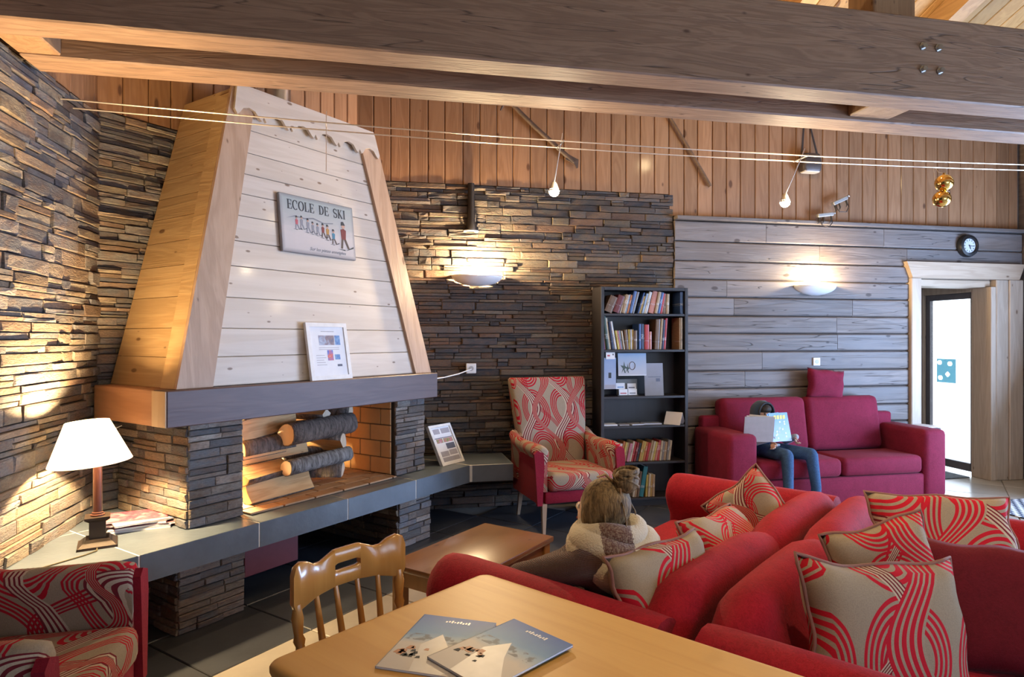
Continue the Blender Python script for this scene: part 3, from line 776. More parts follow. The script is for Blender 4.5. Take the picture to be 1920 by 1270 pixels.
# ------------------------------------------------------------------ firewood
M_bark = None
def barkmat(name, c1, c2):
    t = NT(name); co = t.objco()
    n1 = t.noise(t.vmath('MULTIPLY', co, (3.,1.,1.)), 14., 4., .65, .6); n2 = t.noise(co, 60., 3.)
    t.bump(t.math('ADD', n1, t.math('MULTIPLY', n2, .5)), .8, .02)
    return t.set(t.mix(t.maprange(n1, .35, .65), c2, c1), .9)
M_bark = barkmat('grey_brown_bark', (.16,.12,.10), (.045,.035,.03)); M_bark2 = barkmat('pale_lichen_bark', (.25,.24,.23), (.07,.06,.055))
M_split = wood('split_firewood', (.60,.37,.17), (.40,.22,.085), 'X', .75, None, .1, .15, 12., .5)
M_cut = wood('cut_log_end', (.60,.50,.38), (.48,.37,.26), 'Z', .8, None, 0., .08, 9.)
def log(p0, p1, rad, a0, a1, label, bark=M_bark, roll=0., rad2=None):
    """split log: sector a0..a1 of a round; p0,p1 axis ends (u,v,z)"""
    A = Vector((*UV(p0[0],p0[1]), p0[2])); B = Vector((*UV(p1[0],p1[1]), p1[2])); ax = B-A; ln = ax.length
    t = thing('firewood_log', label, 'log', tuple(A), 0, 'firewood stacked in the fireplace')
    t.rotation_mode = 'QUATERNION'; t.rotation_quaternion = ax.to_track_quat('X', 'Z')
    rr = random.Random(label); fullc = abs(a1-a0) >= 359
    na = 14; angs = [R(a0+roll+(a1-a0)*i/na) for i in range(na + (0 if fullc else 1))]
    rad2 = rad2 or rad*.93
    def ring(x, k, s): 
        r0 = rad+(rad2-rad)*x/ln
        pts = [(x, math.cos(a)*r0*s*(1+.07*math.sin(3*a+k)), math.sin(a)*r0*s*(1+.07*math.cos(2*a+k))) for a in angs]
        if not fullc: pts.append((x, .0+.008*math.sin(x*20+k), .0+.008*math.cos(x*17+k)))
        return pts
    xs = [ln*i/5 for i in range(6)]
    m = MB(); m.loft([ring(x, 1.3+.25*i, .95) for i, x in enumerate(xs)], cap=False); wd = m.build('split_wood', M_split, t, 35)
    for x in (0, ln):
        rg = ring(x, 1.3+.25*(0 if x == 0 else 5), .95); MB().add([(p[0]+(-.001 if x == 0 else .001), p[1], p[2]) for p in rg], [tuple(range(len(rg)))]).build('cut_end', M_cut, t)
    b = MB(); vs = []; fs = []; na_ = len(angs)
    for i, x in enumerate(xs):
        rg = ring(x, 1.3+.25*i, 1.0)[:na_]; vs += rg
    for i in range(len(xs)-1):
        for j in range(na_ if fullc else na_-1):
            jj = (j+1) % na_; fs.append((i*na_+j, i*na_+jj, (i+1)*na_+jj, (i+1)*na_+j))
    b.add(vs, fs); o = b.build('bark', bark, t, 60)
    sm = o.modifiers.new('thick', 'SOLIDIFY'); sm.thickness = .006; sm.offset = 0
    return t
log((2.42,-3.56,.572), (2.94,-3.61,.566), .070, -120, 65, 'split log lying at the bottom front of the firewood stack, cut end to the right')
log((2.97,-3.92,.560), (3.22,-3.60,.556), .085, 20, 190, 'pale split wedge at the bottom right of the firewood stack')
log((2.45,-3.74,.568), (2.98,-3.76,.568), .064, 0, 360, 'round log at the bottom back of the firewood stack')
log((2.68,-3.535,.690), (3.27,-3.60,.695), .052, 0, 360, 'thin round bark log low on the front right of the stack', M_bark2)
log((2.40,-3.60,.690), (2.78,-3.65,.700), .076, -160, 25, 'orange split half log low on the left of the stack')
log((2.80,-3.78,.700), (3.32,-3.80,.690), .064, 0, 360, 'round dark log in the second layer at the back')
log((2.44,-3.74,.780), (2.98,-3.70,.800), .066, -100, 90, 'dark split log in the middle of the firewood stack')
log((2.97,-3.93,.790), (3.19,-3.57,.770), .092, -40, 150, 'yellow split wedge with pale end under the big bark log')
log((2.40,-3.63,.828), (2.80,-3.66,.830), .070, -60, 200, 'split log with orange end at the left of the middle layer')
log((2.70,-3.56,.905), (3.31,-3.62,.915), .076, 0, 360, 'thickest round bark log across the front of the stack', M_bark, 0, .070)
log((2.62,-3.80,.890), (3.26,-3.80,.890), .062, 0, 360, 'round log behind the thickest bark log')
log((2.42,-3.62,.955), (2.88,-3.70,1.000), .070, -95, 95, 'flat split log on top at the left of the stack')
log((2.90,-3.95,1.060), (3.07,-3.60,1.050), .090, 215, 325, 'wedge with triangular pale end on top of the stack')
log((3.14,-3.95,1.000), (3.33,-3.64,.990), .066, -10, 230, 'half round bark log on the top right of the stack')

# ------------------------------------------------------------------ ECOLE DE SKI sign on the hood
def strokes(mb, pts, w, M, t0=0., t1=.001):
    """flat ribbon along a polyline (x,z), w = width or list"""
    n_ = len(pts); ws = w if isinstance(w, (list, tuple)) else [w]*n_
    Lf, Rt = [], []
    for i in range(n_):
        d = Vector(pts[min(i+1,n_-1)]) - Vector(pts[max(i-1,0)]); d.normalize(); nn = Vector((-d.y, d.x))
        Lf.append(Vector(pts[i])+nn*ws[i]/2); Rt.append(Vector(pts[i])-nn*ws[i]/2)
    for i in range(n_-1):
        quad = [Lf[i],Rt[i],Rt[i+1],Lf[i+1]]
        mb.add([(p.x,-t0,p.y) for p in quad]+[(p.x,-t1,p.y) for p in quad], [(0,1,2,3),(7,6,5,4),(0,4,5,1),(1,5,6,2),(2,6,7,3),(3,7,4,0)], M)
def letter(mb, ch, x, z, h, M):
    w = h*.62; st = h*.15; th = h*.055; y = .0008
    S = lambda pts, ww: strokes(mb, [(x+p[0]*w, z+p[1]*h) for p in pts], ww, M, 0, .0012)
    arc = lambda cx, cy, rx, ry, a0, a1, n_=14: [(cx+rx*math.cos(R(a0+(a1-a0)*i/n_)), cy+ry*math.sin(R(a0+(a1-a0)*i/n_))) for i in range(n_+1)]
    if ch in 'ELDKI':
        sx = .22 if ch != 'I' else .3
        S([(sx,0),(sx,1)], st); S([(sx-.22,.02),(sx+.22,.02)], th); S([(sx-.22,.98),(sx+.22,.98)], th)
    if ch == 'E':
        S([(.2,.02),(.88,.02)], th); S([(.2,.98),(.85,.98)], th); S([(.2,.52),(.68,.52)], th); S([(.88,0),(.92,.25)], th); S([(.85,1),(.87,.78)], th); S([(.68,.4),(.68,.64)], th)
    if ch == 'L': S([(.2,.02),(.86,.02)], th); S([(.86,0),(.9,.27)], th)
    if ch == 'D':
        p = arc(.38,.5,.58,.48,-90,90); S(p, [th+(st-th)*math.sin(math.pi*i/14) for i in range(15)]); S([(.2,.02),(.38,.02)], th); S([(.2,.98),(.38,.98)], th)
    if ch in 'CO':
        a0, a1 = (50,310) if ch == 'C' else (0,360)
        p = arc(.55,.5,.5,.5,a0,a1,24); S(p, [th+(st-th)*abs(math.cos(R(a0+(a1-a0)*i/24))) for i in range(25)])
        if ch == 'C': S([(.90,.66),(.90,.97)], th)
    if ch == 'S':
        p = arc(.48,.74,.34,.25,30,270,12)+arc(.48,.25,.36,.25,90,-150,12); S(p, [th+(st-th)*math.sin(math.pi*i/25) for i in range(26)]); S([(.78,.74),(.80,.98)], th); S([(.14,.0),(.14,.28)], th)
    if ch == 'K':
        S([(.25,.40),(.85,.98)], th); S([(.42,.56),(.95,.02)], st); S([(.72,.98),(1.0,.98)], th); S([(.75,.02),(1.1,.02)], th)
    return {'I': .62, 'C': 1.12, 'O': 1.15, 'D': 1.1, 'K': 1.12, 'L': .98, 'E': 1.02, 'S': .95}[ch]*w
sg = thing('ski_school_sign', 'weathered grey wooden sign reading ECOLE DE SKI with skiers on the hood', 'sign')
tilt = math.atan2(.20, HZ1-HZ0)
zc = 2.295; cu = 2.925
Pc = UV(cu, hv(zc)+.031)
sg.location = (*Pc, zc); sg.rotation_euler = (-tilt, 0, R(45)); sg.rotation_mode = 'XYZ'
sg.matrix_world = Tr(*Pc, zc) @ Rz(45) @ Rx(-math.degrees(tilt))
t = NT('sign_paint'); co = t.objco(); sp = t.n('ShaderNodeSeparateXYZ'); t.put(sp.inputs[0], co)
n1 = t.noise(t.vmath('MULTIPLY', co, (4.,1.,14.)), 2., 4., .6)
base = t.ramp(t.math('ADD', t.maprange(sp.outputs[2], -.19, .19), t.math('MULTIPLY', t.math('SUBTRACT', n1, .5), .35)), [(0.,(.50,.46,.45)),(.35,(.55,.50,.48)),(.6,(.42,.42,.41)),(1.,(.33,.37,.36))])
edge = t.math('MAXIMUM', t.maprange(t.math('ABSOLUTE', sp.outputs[0]), .285, .312), t.maprange(t.math('ABSOLUTE', sp.outputs[2]), .165, .19))
M_sign = t.set(t.mix(t.math('MULTIPLY', edge, .75), base, (.20,.19,.20)), .7)
MB().rbox((-.313,0,-.193),(.313,.026,.193), .004, 1).build('sign_board', [M_sign], sg)
M_ink = plain('dark_sign_ink', (.035,.04,.045), .7); M_inkgrey = plain('faded_grey_ink', (.20,.21,.23), .8)
x_ = -.255
for ch_ in 'ECOLE DE SKI':
    if ch_ == ' ': x_ += .035; continue
    m = MB(); x_ += letter(m, ch_, x_, .095, .062, Tr(0,-.0005,0)) + .004
    m.build('letter', M_ink, sg)
def flat(mb, polyxz, y0, y1): mb.prism([(p[0],p[1]) for p in polyxz], y0, y1, XZ)
def skier(x, z, s, jacket, trousers, nm):
    o = MB(); flat(o, [(x-.010*s,z+.040*s),(x+.012*s,z+.040*s),(x+.016*s,z+.078*s),(x+.004*s,z+.085*s),(x-.012*s,z+.080*s)], -.0016, -.0004); body = o.build(nm, jacket, sg)
    o = MB(); flat(o, [(x-.010*s,z+.042*s),(x+.000*s,z+.042*s),(x-.006*s,z+.002*s),(x-.016*s,z+.002*s)], -.0015, -.0004); flat(o, [(x+.001*s,z+.042*s),(x+.013*s,z+.042*s),(x+.030*s,z+.004*s),(x+.020*s,z+.002*s)], -.0015, -.0004); o.build('legs', trousers, body)
    o = MB(); flat(o, [(x+.003*s+.009*s*math.cos(a*.7854), z+.094*s+.010*s*math.sin(a*.7854)) for a in range(8)], -.0017, -.0004); o.build('face', M_pskin, body)
    o = MB(); flat(o, [(x-.009*s,z+.097*s),(x+.013*s,z+.099*s),(x+.004*s,z+.114*s),(x-.007*s,z+.112*s)], -.0019, -.0004); o.build('cap', M_ink, body)
    o = MB(); flat(o, [(x-.032*s,z-.002*s),(x+.006*s,z-.006*s),(x+.006*s,z-.001*s)], -.0016, -.0004); flat(o, [(x+.008*s,z-.006*s),(x+.050*s,z+.008*s),(x+.052*s,z+.016*s)], -.0016, -.0004); o.build('skis', M_ink, body)
M_pskin = plain('printed_skin', (.50,.30,.22), .7); M_pred = plain('printed_maroon', (.18,.035,.035), .7); M_pblue = plain('printed_blue', (.06,.20,.30), .7)
M_pochre = plain('printed_ochre', (.40,.22,.06), .7); M_pbrown = plain('printed_brown', (.10,.07,.055), .7); M_pgrey = plain('printed_grey', (.24,.24,.27), .7); M_ppink = plain('printed_red', (.45,.10,.12), .7)
skier(.205,-.125,1.75,M_pred,M_pbrown,'printed_skier')
for (x_, z_, s_, j_, l_) in ((.115,-.10,.95,M_pblue,M_pbrown),(.065,-.075,.95,M_pochre,M_pbrown),(.025,-.065,.9,M_pred,M_pbrown),(-.02,-.055,.75,M_pgrey,M_pgrey),(-.06,-.05,.75,M_pgrey,M_pgrey),(-.10,-.045,.85,M_pgrey,M_pgrey),(-.15,-.03,.8,M_pgrey,M_pgrey),(-.19,-.035,.8,M_ppink,M_pgrey)):
    skier(x_, z_, s_, j_, l_, 'printed_skier')
m = MB(); flat(m, [(-.27,.03),(-.2,.055),(-.12,.05),(-.05,.062),(.04,.04),(.12,.05),(.12,.044),(.04,.033),(-.05,.052),(-.12,.042),(-.2,.048)], -.0008, -.0003); m.build('mountain_line', M_inkgrey, sg)
def text(body, size, mat, parent, M, name='lettering', align='CENTER', shear=0., extr=.0006):
    c = bpy.data.curves.new('txt', 'FONT'); c.body = body; c.size = size; c.align_x = align; c.extrude = extr; c.shear = shear; c.resolution_u = 2
    o = bpy.data.objects.new('txt', c); COL.objects.link(o)
    dg = bpy.context.evaluated_depsgraph_get(); me = bpy.data.meshes.new_from_object(o.evaluated_get(dg)); me.transform(M)
    bpy.data.objects.remove(o); bpy.data.curves.remove(c); me.materials.clear()
    me.name = name
    return mkobj(name, me, mat, parent)
text('Sur les pistes enneigées', .033, M_inkgrey, sg, Tr(.06,-.001,-.165) @ Rx(90), 'lettering', 'CENTER', .35)

# ------------------------------------------------------------------ framed notice on the mantel, framed notice on the hearth
M_paper = plain('white_paper', (.72,.73,.76), .7, 0., .02); M_frameW = plain('white_frame', (.70,.69,.68), .45)
def decal(parent, x0, z0, x1, z1, mat, y=-.0012, nm='printed_picture'):
    return MB().box((x0,y,z0),(x1,y+.0009,z1)).build(nm, mat, parent)
def photo(name, cols, sc=18.):
    t = NT(name); c = t.ramp(t.noise(t.objco(), sc, 3., .6, .4), [(i/(len(cols)-1)*.5+.25, c_) for i, c_ in enumerate(cols)]); return t.set(c, .5)
M_ph1 = photo('printed_mountain', [(.06,.10,.22),(.22,.16,.18),(.30,.36,.50),(.55,.58,.65)]); M_ph2 = photo('printed_blue_photo', [(.05,.09,.35),(.14,.30,.55),(.40,.45,.55)], 25.)
M_ph3 = photo('printed_redblue_photo', [(.04,.07,.40),(.10,.15,.5),(.6,.12,.08),(.5,.5,.6)], 22.); M_ph4 = photo('printed_green_photo', [(.05,.10,.03),(.30,.35,.15),(.5,.15,.2),(.5,.5,.5)], 45.)
M_dkprint = plain('dark_print', (.10,.11,.15), .6); M_greyprint = plain('grey_print', (.33,.32,.36), .6)
def frame(name, label, w, h, d, bar, M):
    o = thing(name, label, 'picture frame'); o.matrix_world = M
    f = MB()
    for a, b in (((-w/2,0,0),(w/2,d,bar)), ((-w/2,0,h-bar),(w/2,d,h)), ((-w/2,0,bar),(-w/2+bar,d,h-bar)), ((w/2-bar,0,bar),(w/2,d,h-bar))): f.box(a, b)
    f.build('frame_border', M_frameW, o)
    MB().box((-w/2+bar,d*.35,bar),(w/2-bar,d*.9,h-bar)).build('backing', M_frameW, o)
    pg = MB().box((-w/2+bar+.0,d*.33,bar),(w/2-bar,d*.35,h-bar)).build('notice_sheet', M_paper, o)
    return o, pg, d*.33
def lean(u0, v0, z0, v1, z1): return Tr(*UV(u0,v0), z0) @ Rz(45) @ Rx(-math.degrees(math.atan2(-(v1-v0), z1-z0)))
o, pg, yy = frame('framed_notice', 'white framed notice leaning on the pine hood above the mantel', .345, .385, .022, .028, lean(2.91,-3.348,1.2665,-3.418,1.65))
for (x0,z0,x1,z1,mt) in ((-.075,.235,.055,.30,M_ph1),(.06,.235,.105,.30,M_ph2),(-.015,.13,.032,.20,M_ph3),(.045,.135,.09,.17,M_ph2),(.06,.088,.10,.103,M_dkprint)): decal(pg, x0, z0, x1, z1, mt, yy-.001)
for k in range(5): decal(pg, -.11, .10+k*.016, -.03-.01*(k % 3), .103+k*.016, M_greyprint, yy-.0008, 'printed_line')
for k in range(2): decal(pg, -.08, .215-k*.012, .09, .218-k*.012, M_greyprint, yy-.0008, 'printed_line')
decal(pg, -.05, .325, .06, .329, M_greyprint, yy-.0008, 'printed_line')
o, pg, yy = frame('framed_leaflet', 'white framed leaflet leaning beside the right pillar on the hearth', .29, .355, .03, .022, lean(4.215,-3.36,.492,-3.52,.80) @ Ry(0))
for (x0,z0,x1,z1,mt) in ((-.10,.275,-.02,.32,M_greyprint),(.0,.275,.11,.32,M_greyprint),(-.115,.235,.115,.241,M_dkprint),(-.10,.195,-.02,.232,M_ph4),(-.01,.195,.11,.232,M_ph4),(.0,.135,.11,.185,M_dkprint),(-.10,.075,.0,.12,M_greyprint),(.01,.08,.11,.125,M_greyprint),(-.10,.03,.115,.068,M_greyprint)): decal(pg, x0, z0, x1, z1, mt, yy-.001)

# ------------------------------------------------------------------ table lamp, cord and magazines on the hearth
lamp = thing('table_lamp', 'lit table lamp with white shade and dark wooden column on the hearth', 'lamp', (-1.41, 3.613, .49), R(20))
M_lampw = wood('mahogany_lamp', (.16,.06,.035), (.09,.03,.02), 'Z', .3, .3, 0., .02, 6., .04)
b = MB()
for (w0, w1, z0, z1) in ((.088,.086,0,.012),(.080,.062,.012,.030),(.060,.050,.030,.042),(.036,.036,.042,.125),(.036,.055,.125,.140),(.055,.055,.140,.150)):
    b.loft([[(-w0,-w0,z0),(w0,-w0,z0),(w0,w0,z0),(-w0,w0,z0)], [(-w1,-w1,z1),(w1,-w1,z1),(w1,w1,z1),(-w1,w1,z1)]])
b.build('lamp_base', plain('dark_bronze_base', (.045,.03,.022), .35, .3), lamp)
MB().lathe([(.032,.150),(.032,.158),(.026,.160),(.026,.168),(.021,.170),(.021,.43),(.012,.435),(.012,.50)], 20, None).build('lamp_column', M_lampw, lamp, 40)
t = NT('glowing_shade'); nt = t.t; out = nt.nodes['Material Output']
tl_ = t.n('ShaderNodeBsdfTranslucent'); tl_.inputs[0].default_value = (.85,.75,.58,1)
df = t.n('ShaderNodeBsdfDiffuse'); df.inputs[0].default_value = (.85,.8,.72,1)
em = t.n('ShaderNodeEmission'); em.inputs[0].default_value = (1.0,.84,.58,1); em.inputs[1].default_value = 1.1
m1 = t.n('ShaderNodeMixShader'); m1.inputs[0].default_value = .4; nt.links.new(df.outputs[0], m1.inputs[1]); nt.links.new(tl_.outputs[0], m1.inputs[2])
ad = t.n('ShaderNodeAddShader'); nt.links.new(m1.outputs[0], ad.inputs[0]); nt.links.new(em.outputs[0], ad.inputs[1]); nt.links.new(ad.outputs[0], out.inputs['Surface'])
M_shade = t.m
ms = MB(); ms.lathe([(.185,.425),(.098,.632),(.096,.632),(.183,.425)], 40, Ry(-4), cap=False)
ms.build('lamp_shade', M_shade, lamp, 60)
mr = MB()
for a in (0, 120, 240): mr.tube([(0,0,.55),(.105*math.cos(R(a)),.105*math.sin(R(a)),.60)], .002, 6)
mr.build('shade_carrier', M_steel, lamp)
MB().sphere((0,0,.52), (.026,.026,.035), 14).build('bulb', emitmat('lamp_bulb_glow', (1.,.75,.4), 12.), lamp, 179)
light('table_lamp_light', 'POINT', (-1.41, 3.613, 1.045), 235, (1.0,.70,.36), shadow_soft_size=.035)
cord = MB(); cord.tube([(-1.385,3.545,.497),(-1.37,3.50,.4945),(-1.40,3.44,.494),(-1.46,3.36,.494),(-1.55,3.24,.494),(-1.62,3.15,.494)], .0032, 6)
tag(cord.build('lamp_cord', plain('brass_cord', (.10,.075,.03), .5)), 'thin lamp cord trailing across the hearth tiles', 'cord')
M_mags = [photo('magazine_cover_red', [(.30,.015,.03),(.40,.10,.12),(.45,.40,.40)], 14.), photo('magazine_cover_white', [(.30,.28,.32),(.42,.40,.42),(.15,.12,.3)], 10.), photo('magazine_cover_pink', [(.38,.34,.34),(.38,.04,.08),(.42,.38,.38)], 12.)]
def magazine(name, label, M, w, h, t_, cover, group=None, curl=.0):
    o = thing(name, label, 'magazine', group=group); o.matrix_world = M
    MB().box((-w/2,-h/2,.0008),(w/2,h/2,t_-.0008)).build('pages', M_paper, o)
    c = MB(); c.box((-w/2-.001,-h/2-.001,t_-.0008),(w/2+.001,h/2+.001,t_)).box((-w/2-.001,-h/2-.001,0),(w/2+.001,h/2+.001,.0008)).box((-w/2-.002,-h/2-.001,0),(-w/2,h/2+.001,t_))
    c.build('cover', cover, o); return o
zz = .4905; base_m = (-1.315, 3.93)
for k, (dx, dy, rot, t_, lab) in enumerate(((0,0,14,.014,'bottom magazine of the loose pile behind the lamp'),(.02,.01,22,.012,'second magazine from the bottom of the pile behind the lamp'),(-.015,.02,8,.012,'middle pale magazine of the pile behind the lamp'),(.01,-.005,30,.008,'magazine second from the top of the pile behind the lamp'),(-.03,.03,17,.006,'topmost magazine with a red band on the pile behind the lamp'))):
    magazine('magazine', lab, Tr(base_m[0]+dx, base_m[1]+dy, zz) @ Rz(rot), .30, .215, t_, M_mags[(k+1) % 3], 'magazines piled on the hearth'); zz += t_+.0006
# ------------------------------------------------------------------ fabrics
M_redch = chenille('red_chenille', (.36,.010,.024), (.19,.004,.012))
M_crim = chenille('crimson_weave', (.22,.014,.042), (.14,.008,.024))
M_crim2 = chenille('dark_crimson_cushion', (.13,.008,.018), (.085,.005,.012))
M_crimpanel = chenille('crimson_panel', (.27,.012,.030), (.19,.008,.02))
M_sw_chair = swirl('swirl_upholstery', 'XZ', .80, red=(.42,.008,.024))
M_sw_c = [swirl('swirl_cushion_%s' % n_, 'XY', s_, shift=sh) for n_, s_, sh in (('wide', 1.0, .1), ('tight', .62, .3), ('loose', 1.15, .63), ('fine', .72, .8))]
M_legw = wood('pale_leg_wood', (.42,.28,.18), (.32,.20,.12), 'Z', .4, .2, 0., .04, 6., .05)
M_pipe = plain('striped_piping', (.22,.10,.08), .8)

# ------------------------------------------------------------------ sofas with rolled arms (local front -y)
def rolled(profile_fn, xs, mb, M):
    mb.loft([[p for p in profile_fn(x)] for x in xs], M=M)
def make_sofa(name, label, loc, rotz, W, D, seat_z=.42, arm_z=.68, back_z=.735):
    t = thing(name, label, 'sofa', loc, R(rotz), 'red rolled-arm sofas standing back to back')
    aw = .13      # half width of the rolled arm
    MB().rbox((-W/2+.10,-D/2+.06,.06),(W/2-.10,D/2-.10,.30), .03, 2).build('base', M_redch, t, 40)
    for s in (-1, 1):
        # arm : panel with an outward roll, swept front to back
        prof = []
        cx, cz = s*(W/2-aw), arm_z-aw
        pts = [(cx-s*.06, .07), (cx+s*.075, .07), (cx+s*.075, cz-.09)] + [(cx+s*aw*math.cos(R(a)), cz+aw*math.sin(R(a))) for a in (-40,-20,0,20,40,60,80,100,120,140,160,180)] + [(cx-s*.11, cz-.06), (cx-s*.06, cz-.14)]
        rings = []
        ys = [-D/2, -D/2+.012, -D/2+.045, -D/2+.1, 0, D/2-.12, D/2-.05]
        sc = [.86, .95, .985, 1., 1., 1., .97]
        for y, k in zip(ys, sc): rings.append([(cx+(p[0]-cx)*k, y, cz+(p[1]-cz)*k if p[1] > cz-.2 else p[1]) for p in pts])
        MB().loft(rings).build('arm', M_redch, t, 60)
    inner = W/2-2*aw+.03; reach = W/2-aw
    for s in (-1, 1):
        x0, x1 = (0.004, inner) if s > 0 else (-inner, -.004)
        MB().rbox((x0,-D/2+.03,.30),(x1,D/2-.30,seat_z), .05, 3).build('seat_cushion', M_redch, t, 60)
        # back : two padded halves with a rolled top, pinched at the seam
        rings = []; n_ = 12
        for i in range(n_+1):
            f = i/n_; x = s*reach*f
            pinch = 1-.16*math.exp(-(f/.07)**2)-.30*math.exp(-((1-f)/.06)**2)
            top = back_z - .030*math.exp(-(f/.10)**2) + .012*math.sin(math.pi*f) - .13*math.exp(-((1-f)/.11)**2)
            rr = .088*pinch; cy, cz = D/2-.10, top-rr
            ring = [(x, D/2-.03, .22), (x, D/2-.02, cz-.09)] + [(x, cy+rr*1.0*math.cos(R(a)), cz+rr*math.sin(R(a))) for a in (-20,5,30,55,80,105,130,155,180)]
            ring += [(x, cy-.125*pinch, cz-.09), (x, cy-.165*pinch, cz-.20), (x, cy-.17*pinch, .36), (x, cy-.12, .24)]
            rings.append(ring if s > 0 else ring)
        MB().loft(rings).build('backrest', M_redch, t, 60)
    for sx in (-1, 1):
        for sy in (-1, 1): MB().lathe([(.018,0),(.026,.06)], 12, Tr(sx*(W/2-.16), sy*(D/2-.14), 0)).build('foot', M_darkmetal, t)
    return t
def AB(a, b, rot=38): ca, sa = math.cos(R(rot)), math.sin(R(rot)); return (a*ca+b*sa, a*sa-b*ca)
# sofa facing the fireplace: a 1.67..3.94, front at b=-1.88, outer back at b=-.865
sofaA = make_sofa('rolled_arm_sofa', 'red sofa facing the fireplace with the woman on it', (*AB(2.805,-1.372), 0), 38+180, 2.27, 1.01)
sofaB = make_sofa('rolled_arm_sofa', 'red sofa in the foreground facing right, piled with cushions', (*AB(2.85,-.358), 0), 38, 2.27, 1.00)

# ------------------------------------------------------------------ scatter cushions
def cushion(label, c, xdir, updir, w, h, t_, mat, parent=None, corner=.10, seed=0, group='scatter cushions on the red sofas', piping=True, sag=0.):
    """c centre, xdir width direction, updir height direction (world)"""
    X = Vector(xdir).normalized(); U = Vector(updir); U = (U - X*U.dot(X)).normalized(); Z = X.cross(U)
    o = thing('scatter_cushion', label, 'cushion', group=group)
    o.matrix_world = Matrix.Translation(c) @ Matrix((X, U, Z)).transposed().to_4x4()
    n_ = 14; rr = random.Random(seed); ph = rr.uniform(0, 6)
    def pt(i, j, side):
        x = -1+2*i/n_; y = -1+2*j/n_
        pin = 1-.085*(1-abs(x)**2)*abs(y)**3 - 0*x; pin2 = 1-.085*(1-abs(y)**2)*abs(x)**3
        px, py = x*pin2, y*pin
        e = max(0., (1-x**4)*(1-y**4)); z = t_*.5*(e**.42)*(1+.08*math.sin(3*x+ph)*math.cos(2.5*y+ph))
        wr = .006*math.sin(9*x*y+ph)*(1-e)
        fold = sag*(x*x)*.5
        py2 = py - sag*.6*max(0, y)*(1-x*x) + .05*math.sin(4.2*x+ph)*abs(y)**2*(1-x*x); px = px + .04*math.sin(4.0*y+ph*1.7)*abs(x)**2*(1-y*y)
        return (px*w/2, py2*h/2, side*z + wr + fold*.1)
    vs = []; fs = []; idx = {}
    for side in (1, -1):
        for i in range(n_+1):
            for j in range(n_+1):
                onb = i in (0, n_) or j in (0, n_)
                key = (i, j) if onb else (i, j, side)
                if key not in idx: idx[key] = len(vs); vs.append(pt(i, j, side))
        for i in range(n_):
            for j in range(n_):
                g = lambda a, b: idx[(a,b)] if (a in (0,n_) or b in (0,n_)) else idx[(a,b,side)]
                f = (g(i,j), g(i+1,j), g(i+1,j+1), g(i,j+1)); fs.append(f if side > 0 else tuple(reversed(f)))
    m = MB(); m.add(vs, fs); m.build('cushion_body', mat, o, 179)
    if piping:
        per = [(i,0) for i in range(n_)] + [(n_,j) for j in range(n_)] + [(i,n_) for i in range(n_,0,-1)] + [(0,j) for j in range(n_,0,-1)]
        MB().tube([vs[idx[k]] for k in per], .0065, 6, closed=True).build('piping', M_pipe, o, 179)
    return o
EA = Vector((math.cos(R(38)), math.sin(R(38)), 0)); EB = Vector((math.sin(R(38)), -math.cos(R(38)), 0)); UP = Vector((0, 0, 1))
def W3(a, b, z): return Vector((*AB(a, b), z))
cushion('large swirl cushion at the front, nearest to the dining table', W3(2.26,-.41,.625), EA*.80+EB*.60-UP*.10, UP*1.0-EB*.30+EA*.05, .58, .46, .17, M_sw_c[0], seed=1, sag=.12)
cushion('pale striped swirl cushion tucked behind the large front cushion', W3(2.62,-.46,.69), EA*.65+EB*.75+UP*.25, UP*1.0-EB*.35, .38, .38, .13, M_sw_c[3], seed=2)
cushion('long swirl cushion lying against the far arm of the front sofa', W3(3.20,-.36,.72), EB*1.0+EA*.55, UP*.9+EA*.5, .56, .34, .14, M_sw_c[2], seed=3)
cushion('plain dark crimson cushion at the right edge of the front sofa', W3(2.78,-.14,.60), EB*1.0+EA*.25, UP*1.0+EA*.55, .50, .46, .15, M_crim2, seed=4, piping=False)
cushion('swirl cushion standing on its corner by the far arm behind the woman', W3(3.22,-1.16,.655), EA*.2+EB*.8+UP*.75, UP*.8-EB*.75, .36, .36, .13, M_sw_c[1], seed=5)
cushion('striped cushion lying along the sofa back beyond the woman', W3(2.76,-1.10,.615), EA*1.0+EB*.12, UP*.75-EB*.7, .46, .36, .15, M_sw_c[3], seed=6)
cushion('swirl cushion between the woman and the sofa back', W3(2.10,-1.06,.64), EA*1.0+EB*.18, UP*.85-EB*.35, .52, .34, .14, M_sw_c[0], seed=7)

# ------------------------------------------------------------------ crimson two seat sofa along the timber wall
sc = thing('two_seat_sofa', 'boxy crimson two seat sofa against the timber wall', 'sofa', (4.075, 5.36, 0))
def sC(lo, hi, nm, r_=.035, M=None): return MB().rbox((lo[0]-4.075,lo[1]-5.36,lo[2]),(hi[0]-4.075,hi[1]-5.36,hi[2]), r_, 3, M).build(nm, M_crim, sc, 60)
sC((3.22,5.06,.05),(4.96,5.70,.285),'base',.02)
sC((2.95,5.04,.05),(3.235,5.70,.70),'arm',.05); sC((4.945,5.04,.05),(5.195,5.70,.69),'arm',.05)
sC((3.24,5.045,.287),(4.085,5.50,.455),'seat_cushion',.05); sC((4.09,5.045,.287),(4.94,5.50,.455),'seat_cushion',.05)
def backc(x0, x1):
    m = MB(); m.rbox((x0,-.09,0),(x1,.09,.53), .06, 3); return m.build('back_cushion', M_crim, sc, 60, (-4.075,.20,.44), (R(-9),0,0))
backc(3.17, 4.075); backc(4.08, 4.90)
sC((3.0,5.60,.05),(5.10,5.705,.80),'back_panel',.03)
for x_ in (3.06, 5.08):
    for y_ in (5.10, 5.62): MB().box((x_-4.075-.05,y_-5.36-.03,0),(x_-4.075+.05,y_-5.36+.03,.05)).build('foot', M_steel, sc)
